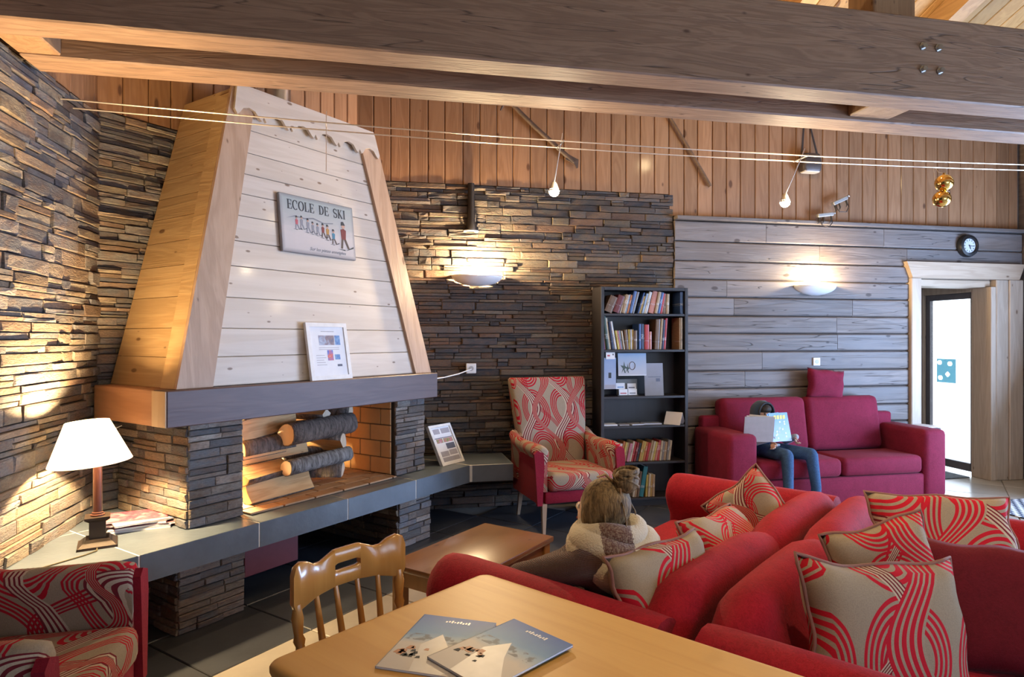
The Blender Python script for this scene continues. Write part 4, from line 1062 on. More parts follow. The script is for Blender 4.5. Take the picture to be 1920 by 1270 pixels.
cushion('small crimson cushion propped on the back of the crimson sofa', (4.34,5.62,1.085), (1,.0,-.10), (0.02,.05,1), .42, .30, .12, M_crim, seed=8, group='cushion on the crimson sofa', piping=False)

# ------------------------------------------------------------------ patterned armchairs
def make_armchair(name, label, loc, rotz):
    t = thing(name, label, 'armchair', loc, R(rotz), 'armchairs in red swirl fabric')
    Wd = .39
    MB().rbox((-.31,-.33,.235),(.31,.27,.335), .02, 2).build('seat_rail', M_crimpanel, t, 40)
    MB().rbox((-.285,-.36,.33),(.285,.20,.475), .045, 3).build('seat_cushion', M_sw_chair, t, 60)
    rings = []
    for (z, hw, y0, th) in ((.30,.27,.19,.13),(.45,.285,.205,.13),(.60,.30,.23,.14),(.80,.325,.27,.13),(1.0,.345,.315,.12),(1.13,.358,.345,.11),(1.175,.36,.36,.095),(1.19,.352,.37,.06)):
        rings.append([(-hw,y0+.02,z),(-hw+.02,y0,z),(-hw*.5,y0+.012,z),(0,y0+.016,z),(hw*.5,y0+.012,z),(hw-.02,y0,z),(hw,y0+.02,z),(hw,y0+th,z),(-hw,y0+th,z)])
    MB().loft(rings).build('backrest', M_sw_chair, t, 50)
    for s in (-1, 1):
        rings = []
        for (y, hz, w) in ((-.325,.665,.040),(-.315,.685,.052),(-.25,.695,.058),(-.10,.690,.056),(.10,.685,.052),(.24,.70,.05),(.33,.74,.045)):
            cx = s*(.325 + (.02 if y > .1 else 0)); cz = hz-w
            rg = [(cx-s*.035,y,.335),(cx+s*.022,y,.335),(cx+s*.026,y,cz-.07)] + [(cx+s*w*math.cos(R(a)), y, cz+w*math.sin(R(a))) for a in (-45,-15,15,45,75,105,135,165,195)] + [(cx-s*.036,y,cz-.08)]
            rings.append(rg)
        MB().loft(rings).build('arm', M_sw_chair, t, 60)
        # crimson outer panel and front facing
        m = MB(); m.prism([(-.345,.235),(.31,.235),(.33,.60),(.24,.60),(-.30,.585),(-.345,.56)], s*.352-.006, s*.352+.006, YZ)
        m.build('arm_panel', M_crimpanel, t)
        m = MB(); m.prism([(s*.352-.03,.235),(s*.352+.012,.235),(s*.352+.028,.56),(s*.352+.02,.645),(s*.352-.03,.665),(s*.352-.058,.64),(s*.352-.05,.56)], -.352, -.318, XZ)
        m.build('arm_front', M_crimpanel, t)
        for (y, dy) in ((-.30, -.01), (.24, .06)):
            MB().loft([[(s*.31-.02,y-.02,.24),(s*.31+.02,y-.02,.24),(s*.31+.02,y+.02,.24),(s*.31-.02,y+.02,.24)], [(s*.315-.012,y+dy-.012,0),(s*.315+.012,y+dy-.012,0),(s*.315+.012,y+dy+.012,0),(s*.315-.012,y+dy+.012,0)]]).build('leg', M_legw, t)
    MB().rbox((-.30,.27,.24),(.30,.31,.50), .01, 1).build('back_panel', M_crimpanel, t)
    return t
make_armchair('armchair', 'red swirl patterned armchair beside the dark bookcase', (1.53, 5.22, 0), 7)
make_armchair('armchair', 'red swirl patterned armchair at the lower left in front of the hearth', (-1.24, 2.355, 0), 90)

# ------------------------------------------------------------------ coffee table
ct = thing('coffee_table', 'low brown wooden coffee table between the sofa and the fireplace', 'table', (*UV(2.67,-1.985), 0), R(45))
MB().rbox((-.405,-.235,.42),(.405,.235,.45), .006, 2).build('table_top', M_coffee, ct, 40)
M_cofl = wood('coffee_table_leg', (.33,.17,.045), (.25,.12,.03), 'Z', .35, .2, 0., .03, 6., .05)
for sx in (-1, 1):
    for sy in (-1, 1): MB().rbox((sx*.36-.03,sy*.19-.03,0),(sx*.36+.03,sy*.19+.03,.42), .005, 1).build('leg', M_darkshelf if False else M_cofl, ct)
for sy in (-1, 1): MB().box((-.33,sy*.195-.011,.34),(.33,sy*.195+.011,.42)).build('apron', M_coffee, ct)
for sx in (-1, 1): MB().box((sx*.365-.011,-.16,.34),(sx*.365+.011,.16,.42)).build('apron', M_cofl, ct)

# ------------------------------------------------------------------ dining table with magazines and a chair
dt = thing('dining_table', 'honey pine dining table with rounded edge in the foreground', 'table', (*AB(1.197,-.66), 0), R(38))
m = MB(); rings = []
def rrect(hx, hy, r_, n_=5):
    out = []
    for cx, cy, a0 in ((hx-r_,hy-r_,0),(-hx+r_,hy-r_,90),(-hx+r_,-hy+r_,180),(hx-r_,-hy+r_,270)):
        for k in range(n_+1): a = R(a0+90*k/n_); out.append((cx+r_*math.cos(a), cy+r_*math.sin(a)))
    return out
for (ins, z) in ((.012,.715),(.003,.719),(0,.728),(0,.738),(.004,.745),(.012,.7485),(.022,.75)):
    rings.append([(p[0], p[1], z) for p in rrect(.397-ins, .82-ins, .035)])
m.loft(rings).build('table_top', M_table, dt, 40)
for sx in (-1, 1): MB().box((sx*.33-.012,-.70,.62),(sx*.33+.012,.70,.715)).build('apron', M_table, dt)
for sy in (-1, 1): MB().box((-.30,sy*.73-.012,.62),(.30,sy*.73+.012,.715)).build('apron', M_table, dt)
for sx in (-1, 1):
    for sy in (-1, 1):
        MB().lathe([(.028,0),(.034,.03),(.024,.07),(.036,.16),(.042,.30),(.032,.44),(.042,.47),(.030,.50),(.040,.53),(.042,.56),(.042,.715)], 16, Tr(sx*.32, sy*.72, 0)).build('leg', M_table, dt, 40)
def covermat(name, flip):
    t = NT(name); co = t.objco(); sp = t.n('ShaderNodeSeparateXYZ'); t.put(sp.inputs[0], co)
    y = t.maprange(sp.outputs[1], -.15, .15)
    n1 = t.noise(co, 9., 4., .6, .3)
    c = t.ramp(t.math('ADD', y, t.math('MULTIPLY', t.math('SUBTRACT', n1, .5), .22)), [(0.,(.46,.42,.39)),(.42,(.50,.46,.43)),(.55,(.26,.36,.48)),(.66,(.12,.26,.48)),(1.,(.05,.12,.40))])
    rid = t.math('MULTIPLY', t.math('LESS_THAN', t.math('ABSOLUTE', t.math('SUBTRACT', y, .56)), .06), t.maprange(t.noise(co, 40., 3.), .5, .58))
    return t.set(t.mix(t.math('MULTIPLY', rid, .8), c, (.08,.09,.12)), .5, 0., None, .3)
M_cov = covermat('ski_brochure_cover', 0)
def brochure(label, M):
    o = thing('brochure', label, 'magazine', group='ski brochures on the dining table'); o.matrix_world = M
    w, h, t_ = .21, .297, .006
    MB().box((-w/2,-h/2,.0008),(w/2,h/2,t_-.0008)).build('pages', M_paper, o)
    c = MB(); c.box((-w/2-.001,-h/2-.001,t_-.0008),(w/2+.001,h/2+.001,t_)).box((-w/2-.001,-h/2-.001,0),(w/2+.001,h/2+.001,.0008)).box((-w/2-.002,-h/2-.001,0),(-w/2,h/2+.001,t_))
    cv = c.build('cover', M_cov, o)
    m = MB(); rr = random.Random(label)
    for k in range(7):      # group of skiers printed low on the cover
        x, y = -.055+rr.uniform(-.03,.04), -.055+rr.uniform(-.02,.02); s = rr.uniform(.006,.012)
        m.prism([(x-s,y-s*.7),(x+s,y-s*.8),(x+s*.7,y+s),(x-s*.5,y+s*.9)], t_, t_+.0004)
    m.build('printed_figures', plain('printed_orange', (.42,.17,.08), .5), cv)
    m = MB()
    for k in range(8):
        x, y = -.05+rr.uniform(-.035,.045), -.06+rr.uniform(-.025,.02); s = rr.uniform(.004,.009)
        m.prism([(x-s,y-s),(x+s,y-s*.6),(x+s*.4,y+s),(x-s*.7,y+s*.6)], t_, t_+.0006)
    m.build('printed_figures', M_ink, cv)
    m = MB(); m.prism([(-.02,-.149),(.06,-.149),(.10,-.10),(.03,-.02),(-.01,.045),(-.045,-.02)], t_, t_+.0003); m.build('printed_snow_slope', plain('printed_snow', (.55,.52,.50), .4), cv)
    m = MB()
    for k in range(9): m.box((-.03+k*.008,.115+.002*(k % 2),t_),(-.025+k*.008,.123+.003*(k % 3),t_+.0004))
    m.build('printed_title', M_whiteplastic, cv)
    return o
cpx = (.205, 1.635)
brochure('ski brochure lying underneath on the dining table, to the left', Tr(.150,1.650,.7505) @ Rz(-27))
brochure('ski brochure lying on top of the other on the dining table', Tr(.295,1.565,.7575) @ Rz(-57) )
brochure('lowest ski brochure peeking out at the bottom edge of the picture', Tr(.12,1.53,.7435+.0075) @ Rz(-40)) if False else None

ch = thing('dining_chair', 'honey wooden spindle back chair pushed under the dining table', 'chair', (*AB(1.21,-1.49), 0), R(38))
# local front -y = towards +b is rotated by 180: seat reaches under the table
sh = MB(); sh.loft([[(p[0],p[1],z) for p in rrect(.21-i_, .20-i_, .06)] for (i_, z) in ((.02,.415),(.004,.42),(0,.432),(.004,.444),(.015,.45))]); sh.build('seat', M_chairw, ch, 40)
BY = .205
def backy(x): return BY + .03*(x/.2)**2 * -1.0
rail = MB(); rings = []
prof = [(-.208,.765,.845),(-.20,.745,.868),(-.18,.742,.876),(-.15,.75,.868),(-.125,.757,.853),(-.10,.762,.852),(-.085,.765,.870),(0,.768,.875),(.085,.765,.870),(.10,.762,.852),(.125,.757,.853),(.15,.75,.868),(.18,.742,.876),(.20,.745,.868),(.208,.765,.845)]
hole = 0.045
def railseg(xs):
    rg = []
    for (x, z0, z1) in xs:
        y = backy(x)+.03; t_ = .011
        rg.append([(x,y-t_,z0),(x,y-t_*.6,z0-.004),(x,y+t_*.6,z0-.004),(x,y+t_,z0),(x,y+t_,z1),(x,y+t_*.5,z1+.005),(x,y-t_*.5,z1+.005),(x,y-t_,z1)])
    return rg
lft = [p for p in prof if p[0] <= -.10] + [(-.048,.767,.873)]; rgt = [(.048,.767,.873)] + [p for p in prof if p[0] >= .10]
rail.loft(railseg(lft)); rail.loft(railseg(rgt))
rail.loft(railseg([(-.048,.832,.873),(-.035,.838,.874),(.035,.838,.874),(.048,.832,.873)])); rail.loft(railseg([(-.048,.767,.812),(-.035,.768,.806),(.035,.768,.806),(.048,.767,.812)]))
rail.build('crest_rail', M_chairw, ch, 50)
for x in (-.19, .19):
    MB().tube([(x*.93,.165,.445),(x*.95,.18,.52),(x*.97,.19,.60),(x*.98,.195,.64),(x*.985,.198,.655),(x*.99,.20,.67),(x,.203,.72),(x,.206,.76)], [.014,.017,.019,.013,.018,.013,.018,.011], 12).build('back_post', M_chairw, ch, 60)
for x in (-.115,-.04,.04,.115):
    MB().tube([(x*.85,.172,.445),(x*.93,.19,.58),(x,backy(x)+.028,.765)], [.013,.012,.008], 10).build('spindle', M_chairw, ch, 60)
for sx in (-1, 1):
    for sy in (-1, 1):
        MB().tube([(sx*.15,sy*.14,.43),(sx*.165,sy*.155,.30),(sx*.175,sy*.165,.25),(sx*.19,sy*.18,.10),(sx*.195,sy*.185,0)], [.014,.021,.016,.019,.012], 12).build('leg', M_chairw, ch, 60)
for sx in (-1, 1): MB().tube([(sx*.178,-.168,.22),(sx*.178,.168,.22)], .010, 8).build('stretcher', M_chairw, ch, 60)
MB().tube([(-.178,0,.22),(.178,0,.22)], .010, 8).build('stretcher', M_chairw, ch, 60)

# ------------------------------------------------------------------ bookcase
bk = thing('bookcase', 'tall black brown bookcase against the wall between armchair and crimson sofa', 'bookcase', (2.375, 5.50, 0))
BX0, BX1 = -.425, .425
MB().rbox((BX0,0,0),(BX0+.03,.25,2.01), .002, 1).build('side_panel', M_darkshelf, bk); MB().rbox((BX1-.03,0,0),(BX1,.25,2.01), .002, 1).build('side_panel', M_darkshelf, bk)
MB().box((BX0+.03,.238,.0),(BX1-.03,.25,1.98)).build('back_panel', M_darkshelf, bk)
MB().rbox((BX0+.03,0,1.98),(BX1-.03,.25,2.01), .002, 1).build('top_panel', M_darkshelf, bk)
MB().box((BX0+.03,.03,0),(BX1-.03,.045,.06)).build('plinth', M_darkshelf, bk)
SH = [1.768,1.438,1.012,.742,.408,.08]
for z in SH: MB().rbox((BX0+.031,.004,z-.022),(BX1-.031,.237,z), .002, 1).build('shelf', M_darkshelf, bk)
ORD = ['first','second','third','fourth','fifth','sixth','seventh','eighth','ninth','tenth','eleventh','twelfth','thirteenth','fourteenth','fifteenth','sixteenth','seventeenth','eighteenth','nineteenth','twentieth','twenty-first','twenty-second','twenty-third','twenty-fourth','twenty-fifth','twenty-sixth','twenty-seventh','twenty-eighth','twenty-ninth','thirtieth','thirty-first','thirty-second']
BC = {'maroon':(.14,.018,.02),'red':(.42,.03,.03),'dark red':(.22,.02,.02),'orange':(.48,.16,.05),'tan':(.40,.27,.15),'brown':(.16,.09,.05),'ochre':(.45,.28,.07),'yellow':(.55,.42,.10),'cream':(.55,.47,.34),'white':(.62,.61,.60),'pale blue':(.28,.38,.50),'blue':(.05,.11,.28),'navy':(.02,.03,.08),'teal':(.02,.17,.20),'green':(.04,.13,.06),'dark green':(.02,.05,.03),'black':(.02,.02,.02),'grey':(.22,.21,.21),'pink':(.50,.20,.24),'purple':(.20,.05,.22),'salmon':(.50,.20,.15)}
BM = {}
def bookmat(c):
    if c not in BM:
        t = NT('book_cover_' + c.replace(' ', '_')); col = BC[c]; n_ = t.noise(t.vmath('MULTIPLY', t.objco(), (1.,1.,6.)), 14., 2.)
        r_ = t.rand(); lo = tuple(x*.75 for x in col)
        base = t.mix(t.maprange(n_, .3, .7), lo, col)
        band = t.math('LESS_THAN', t.math('ABSOLUTE', t.math('SUBTRACT', t.n('ShaderNodeSeparateXYZ').outputs[2], .0)), -1.)
        sp = t.n('ShaderNodeSeparateXYZ'); t.put(sp.inputs[0], t.objco())
        a = t.math('ADD', .06, t.math('MULTIPLY', r_, .06))
        bnd = t.math('LESS_THAN', t.math('ABSOLUTE', t.math('SUBTRACT', sp.outputs[2], a)), t.math('MULTIPLY', r_, .022))
        bright = tuple(min(.65, x*.4+.38) for x in col) if sum(col) < .9 else tuple(x*.35 for x in col)
        lines = t.math('GREATER_THAN', t.noise(t.vmath('MULTIPLY', t.objco(), (220.,1.,60.)), 1., 1.), .5)
        BM[c] = t.set(t.mix(t.math('MULTIPLY', t.math('MULTIPLY', bnd, lines), .8), base, bright), .45)
    return BM[c]
bookn = {}
def book(x, y, z, t_, h, d, col, lean_deg, label, group):
    """lower left front corner at x ; lean>0 = top leans to the right"""
    o = bpy.data.objects.new('book', None)
    key = (round(t_,3), round(h,3), round(d,3), col)
    if key not in bookn:
        m = MB(); c = .0018
        m.box((0,0,0),(c,d,h)); m.box((t_-c,0,0),(t_,d,h))
        m.loft([[(0,.0,z_),(t_*.25,-.003,z_),(t_*.75,-.003,z_),(t_,.0,z_),(t_,.003,z_),(0,.003,z_)] for z_ in (0,h)])
        m.cur = 1; m.box((c,.003,.003),(t_-c,d-.004,h-.003))
        me = m.mesh('book'); me.materials.append(bookmat(col)); me.materials.append(M_paper); bookn[key] = me
    o = mkobj('book', bookn[key], None, None, None)
    a = R(lean_deg)
    if lean_deg >= 0: o.matrix_world = Tr(x + t_*math.cos(a), y, z) @ Ry(lean_deg) @ Tr(-t_, 0, 0)
    else: o.matrix_world = Tr(x, y, z) @ Ry(lean_deg)
    tag(o, label, 'book', group)
    return o
def row(shelf_z, shelfname, groupname, items, x0, wf=1.):
    x = x0; n_ = 0
    for it in items:
        if it[0] == 'gap': x += it[1]; continue
        t_, h, col, ln = it; t_ = t_*wf; a = abs(R(ln))
        adv = t_/math.cos(a) + .0008
        o = book(x, 5.535+rnd.uniform(-.004,.008), shelf_z+.0005, t_, h, .15, col, ln, 'pending', groupname)
        size = 'thick ' if t_ > .03 else ('slim ' if t_ < .016 else '')
        BOOKS.append((shelfname, n_, x, size, col, ln)); LASTB.append(o)
        x += adv; n_ += 1
    return x
BOOKS = []; LASTB = []
top = [(.055,.155,'brown',24),(.045,.165,'maroon',21),(.012,.175,'white',19),(.026,.175,'tan',15),(.010,.18,'pale blue',14),(.014,.175,'orange',14),(.022,.21,'blue',14),(.018,.205,'grey',15),('gap',.03),(.010,.20,'blue',17),(.016,.165,'ochre',16),(.016,.19,'pale blue',15),(.012,.21,'cream',15),(.014,.205,'white',14),('gap',.012),(.040,.21,'salmon',13),(.022,.205,'tan',12),(.02,.20,'blue',12),(.018,.19,'red',10),(.026,.185,'brown',4),(.022,.185,'tan',2)]
row(SH[0], 'top shelf', 'books on the top shelf of the bookcase', top, 1.995, 1.32)
LASTB.append(book(2.735, 5.53, SH[0]+.0005, .03, .205, .16, 'blue', 0, 'pending', 'books on the top shelf of the bookcase')); BOOKS.append(('top shelf', 19, 2.735, 'tall ', 'blue', 0))
sec = [(.014,.305,'purple',-5),(.010,.30,'tan',-6),(.024,.305,'dark green',-7),(.020,.29,'cream',-8),(.026,.255,'navy',-8),(.018,.26,'white',-10),('gap',.008),(.018,.175,'yellow',-10),(.014,.175,'pink',-10),(.016,.175,'pale blue',-9),(.014,.172,'cream',-9),('gap',.004),(.028,.18,'brown',-5),(.014,.185,'yellow',-2),(.012,.185,'white',-1),(.014,.185,'ochre',0),(.030,.175,'brown',0),('gap',.014),(.020,.235,'blue',0),(.022,.235,'navy',0),(.010,.235,'black',0),(.040,.23,'red',0),(.022,.165,'salmon',0),('gap',.03),(.040,.28,'brown',3),(.020,.285,'tan',4),(.018,.275,'navy',4),(.020,.29,'red',4)]
x_end = row(SH[1], 'second shelf', 'books on the second shelf of the bookcase', sec, 1.985, 1.10)
for k, c_ in enumerate(('tan','white')):
    LASTB.append(book(2.725+k*.018, 5.53, SH[1]+.0005, .016, .295, .16, c_, 0, 'pending', 'books on the second shelf of the bookcase')); BOOKS.append(('second shelf', 40+k, 2.725+k*.018, 'tall slim ', c_, 0))
low = []
cyc = ['yellow','cream','red','ochre','white','orange','yellow','tan','pink','cream','red','dark red','black','ochre','yellow','orange','red','tan','cream','yellow','salmon','red','cream','grey','tan','grey','cream']
for k, c_ in enumerate(cyc): low.append((.0175 if k % 4 else .021, .17+.006*((k*7) % 4), c_, 13 if k < 21 else 7))
row(SH[4], 'fifth shelf', 'paperbacks on the fifth shelf of the bookcase', low, 2.02, 1.18)
bot = [(.02,.22,'white',0),(.03,.21,'brown',0),(.025,.23,'grey',3),('gap',.13),(.02,.22,'cream',8),(.018,.22,'tan',8),(.022,.235,'brown',8),(.04,.28,'teal',10),('gap',.02),(.02,.20,'yellow',4),(.022,.21,'cream',4),(.02,.20,'ochre',4),(.025,.2,'tan',2)]
row(SH[5], 'bottom shelf', 'books on the bottom shelf of the bookcase', bot, 2.06)
cnt = {}
order = sorted(range(len(BOOKS)), key=lambda i: (BOOKS[i][0], BOOKS[i][2]))
for i in order:
    sn, _, x, size, col, ln = BOOKS[i]; k = cnt.get(sn, 0); cnt[sn] = k+1
    LASTB[i]['label'] = '%s%s book, %s from the left on the %s of the bookcase' % (size, col, ORD[k], sn)

# papers, posters and cards in the bookcase
def sheet(name, label, cat, M, w, h, mat, t_=.0015, decals=()):
    o = thing(name, label, cat); o.matrix_world = M
    s = MB().box((-w/2,0,0),(w/2,t_,h)).build('sheet', mat, o)
    for d in decals: decal(s, *d[:4], d[4], -.0006, 'printed_patch')
    return o
def skymat(name, lo, hi, z1):
    t = NT(name); co = t.objco(); sp = t.n('ShaderNodeSeparateXYZ'); t.put(sp.inputs[0], co)
    return t.set(t.mix(t.math('ADD', t.maprange(sp.outputs[2], 0, z1), t.math('MULTIPLY', t.math('SUBTRACT', t.noise(co, 12., 3.), .5), .5)), lo, hi), .45)
M_posterB = skymat('blue_poster', (.36,.40,.52), (.20,.30,.50), .3); M_posterP = skymat('pale_poster', (.42,.42,.46), (.22,.34,.52), .22)
sheet('blue_leaflet', 'tall blue leaflet with a dark jumping figure at the left of the bookcase third shelf', 'leaflet', Tr(2.043,5.520,1.0795), .115, .285, M_posterB, decals=[(-.015,.10,.012,.15,M_ink),(-.05,.0,.05,.04,M_greyprint)])
sheet('price_card', 'small white card with a red mark hanging above the blue leaflet', 'card', Tr(2.045,5.512,1.352) @ Rx(-3), .085, .062, M_paper, decals=[(-.03,.025,-.005,.04,M_ppink),(.02,.035,.03,.05,M_ink)])
o = sheet('ski_poster', 'wide pale blue poster with dark skier figures in the middle of the bookcase', 'poster', Tr(2.262,5.525,1.20) @ Rx(-4), .275, .205, M_posterP, decals=[(-.134,.0,.134,.006,M_paper)])
m = MB()
for (x_, z_, s_) in ((-.085,.055,1.),(-.05,.05,.8)):
    flat(m, [(x_-.02*s_,z_-.03*s_),(x_-.006*s_,z_+.01*s_),(x_-.03*s_,z_+.04*s_),(x_,z_+.035*s_),(x_+.006*s_,z_+.075*s_),(x_+.014*s_,z_+.035*s_),(x_+.03*s_,z_+.02*s_),(x_+.01*s_,z_+.005*s_),(x_+.02*s_,z_-.03*s_),(x_+.008*s_,z_-.03*s_),(x_,z_)], -.0012, -.0002)
m.build('printed_skiers', plain('printed_dark_green', (.05,.08,.07), .6), o)
m = MB(); pr = [(.0+.028*math.cos(R(a)), .09+.036*math.sin(R(a))) for a in range(0, 360, 20)]
m.tube([(p[0],-.001,p[1]) for p in pr], .003, 4, closed=True); m.build('printed_ring', M_pbrown, o)
sheet('acrylic_notice', 'greyish notice in a clear stand at the right of the bookcase third shelf', 'notice', Tr(2.475,5.520,1.0125) @ Rx(-5), .185, .30, skymat('grey_notice', (.17,.15,.14), (.24,.25,.30), .3), decals=[(.02,.13,.06,.16,M_dkprint),(-.06,.17,.07,.176,M_dkprint)])
ho = thing('card_holder', 'black card holder with grey back behind the small cards', 'card holder', (2.24,5.575,1.0125))
MB().box((-.10,.03,0),(.10,.034,.15)).box((-.10,0,0),(.10,.034,.005)).build('holder_body', plain('grey_plastic', (.16,.17,.17), .4), ho)
k = 0
for (x_, y_, z_, dec, lab) in ((-.05,-.01,.0,M_ppink,'front left white card in the holder, with red print'),(.04,-.01,.0,M_inkgrey,'front right white card in the holder, with grey print'),(-.07,.012,.055,M_ph2,'rear left card in the holder, with a blue picture'),(.04,.012,.05,M_dkprint,'rear right white card in the holder')):
    sheet('business_card', lab, 'card', Tr(2.24+x_,5.575+y_,1.0185+z_) @ Rx(-6), .085, .055, M_paper, .004, [(-.03,.012,.03,.022,dec)])
MB()
tc = thing('tent_card', 'white folded tent card at the right end of the bookcase fourth shelf', 'card', (2.685,5.545,.7425), R(-50))
MB().loft([[(-.08,-.06,0),(-.08,-.058,0),(-.08,.002,.11),(-.08,0,.113)],[(.08,-.06,0),(.08,-.058,0),(.08,.002,.11),(.08,0,.113)]]).build('front_leaf', M_paper, tc)
MB().loft([[(-.08,.002,.11),(-.08,0,.113),(-.08,.06,0),(-.08,.058,0)],[(.08,.002,.11),(.08,0,.113),(.08,.06,0),(.08,.058,0)]]).build('rear_leaf', M_paper, tc)
for (x_, y_, w_, d_, h_, mt, lab) in ((2.05,5.60,.15,.13,.012,M_paper,'small pile of white paper at the left of the bookcase fourth shelf'),(2.20,5.60,.09,.11,.006,M_greyprint,'grey leaflet beside the white paper on the fourth shelf'),(2.32,5.60,.12,.12,.008,M_posterP,'blue leaflet in the middle of the bookcase fourth shelf'),(2.48,5.61,.17,.11,.010,M_posterB,'blue grey brochure lying near the tent card')):
    o = thing('leaflet_pile', lab, 'leaflet', (x_,y_,.7425), R(rnd.uniform(-8,8)))
    MB().box((-w_/2,-d_/2,0),(w_/2,d_/2,h_*.6)).build('lower_sheets', M_paper, o); MB().box((-w_/2+.004,-d_/2+.003,h_*.6),(w_/2+.003,d_/2-.002,h_)).build('top_sheet', mt, o)
# ------------------------------------------------------------------ wall lights
M_sconce = NT('white_ceramic_sconce').set((.70,.70,.72), .4)
def sconce(label, x, z, e):
    o = thing('wall_sconce', label, 'wall lamp', (x, 5.755, z))
    bm = bmesh.new(); bmesh.ops.create_uvsphere(bm, u_segments=32, v_segments=24, radius=1)
    dl_ = [v for v in bm.verts if v.co.z > .001 or v.co.y > .001]; bmesh.ops.delete(bm, geom=dl_, context='VERTS')
    for v in bm.verts: v.co = Vector((v.co.x*.235, v.co.y*.155, v.co.z*.095))
    m = MB().bm(bm).build('bowl', M_sconce, o, 179); sm = m.modifiers.new('thick', 'SOLIDIFY'); sm.thickness = .006; sm.offset = -1
    MB().rbox((-.05,-.01,-.075),(.05,.012,-.02), .004, 1).build('wall_plate', M_sconce, o)
    MB().lathe([(.012,-.045),(.014,-.01),(.014,.0)], 12, Tr(0,-.065,0)).build('bulb', emitmat('sconce_bulb', (1.,.78,.45), 20.), o)
    light('uplight', 'POINT', (x, 5.755-.135, z+.035), e, (1.0,.74,.42), shadow_soft_size=.03)
sconce('white half bowl wall sconce glowing upwards on the slate wall', .857, 2.11, 150)
sconce('white half bowl wall sconce glowing upwards on the timber wall', 4.313, 2.075, 55)
# dark speaker-like lantern bracket above the stone sconce
pj = thing('downlight_tube', 'dark tubular fitting with pale lower rim above the stone wall sconce', 'wall lamp', (.80, 5.735, 2.62))
MB().lathe([(.045,-.10),(.047,-.09),(.033,-.02),(.030,.32)], 20, None).build('tube_body', M_darkmetal, pj, 40)
MB().tube([(.062*math.cos(R(a)),.062*math.sin(R(a))*.6,-.11) for a in range(0, 360, 15)], .008, 8, closed=True).build('rim', M_sconce, pj, 60)
MB().box((-.012,.02,.1),(.012,.065,.14)).build('bracket', M_darkmetal, pj)

# ------------------------------------------------------------------ low voltage cable lights
def cab(y): return [(-1.66+8.54*i/80, y, 2.757+.0062*(-1.66+8.54*i/80-1.6)**2*.8) for i in range(81)]
M_cable = plain('bare_steel_cable', (.75,.66,.56), .35, .8)
tag(MB().tube(cab(3.80), .0042, 6).build('light_cable', M_cable), 'nearer taut steel light cable crossing the room under the beams', 'cable', 'pair of light cables')
tag(MB().tube(cab(3.94), .0042, 6).build('light_cable', M_cable), 'farther taut steel light cable crossing the room under the beams', 'cable', 'pair of light cables')
M_bulb = emitmat('halogen_glow', (1.,.86,.62), 60.)
def zc(x): return 2.757+.0062*(x-1.6)**2*.8
def spot(label, x, xb, zb, e, target):
    o = thing('cable_spotlight', label, 'spotlight', (x, 3.87, zc(x)))
    MB().tube([(0,-.078,0),(0,.078,0)], .005, 6).build('cross_bar', M_steel, o)
    dx = xb-x; dz = zb-zc(x)
    MB().tube([(-dx*.25,0,-dz*.25),(0,0,0),(dx,0,dz+.035)], .004, 6).build('rod', M_steel, o)
    MB().lathe([(.012,.045),(.02,.03),(.034,-.012),(.036,-.014),(.033,-.012)], 18, Tr(dx,0,dz), cap=False).build('reflector', M_steel, o, 60)
    MB().sphere((dx,0,dz-.014), .033, 16).build('bulb', M_bulb, o, 179)
    light('halogen_backlight', 'POINT', (xb+.02, 3.87-.05, zb+.02), e*1.2, (1.0,.80,.52), shadow_soft_size=.02)
    light('halogen', 'SPOT', (xb, 3.87, zb-.05), e, (1.0,.78,.50), target=target, spot_size=R(150), spot_blend=.8, shadow_soft_size=.03)
spot('left lit halogen spotlight on the cables, in front of the slate wall', 1.105, 1.063, 2.475, 12, (1.6,4.6,0))
spot('right lit halogen spotlight on the cables, in front of the pine boards', 2.80, 2.68, 2.475, 14, (3.4,5.2,0))
# warm overhead halogens above the seating, plus an added light for the ceiling
light('halogen', 'SPOT', (1.15, 1.30, 2.95), 70, (1.0,.74,.44), target=(1.25,2.0,0), spot_size=R(84), spot_blend=.7, shadow_soft_size=.04)
light('halogen', 'SPOT', (2.35, 2.0, 2.95), 85, (1.0,.70,.38), target=(2.35,3.0,.4), spot_size=R(72), spot_blend=.7, shadow_soft_size=.04)
light('halogen', 'POINT', (3.3, 3.9, 3.75), 40, (1.0,.74,.40), shadow_soft_size=.06)  # added bare light above the beams, warms the ceiling boards
# added uplight by the left wall, no fixture, brightens the beam undersides
light('uplight', 'SPOT', (-1.40, 3.0, 1.95), 45, (1.0,.72,.38), target=(-1.1,3.1,4.0), spot_size=R(125), spot_blend=.6, shadow_soft_size=.05)
# thin hanging rod in front of the hood
rd = thing('cable_hanger', 'thin vertical cable hanger in front of the chimney hood', 'hanger', (-.31, 3.87, zc(-.31)))
MB().tube([(0,-.072,0),(0,.072,0)], .003, 6).build('cross_bar', M_cable, rd); MB().tube([(0,0,.09),(0,0,-.26)], .0028, 6).build('rod', M_cable, rd)
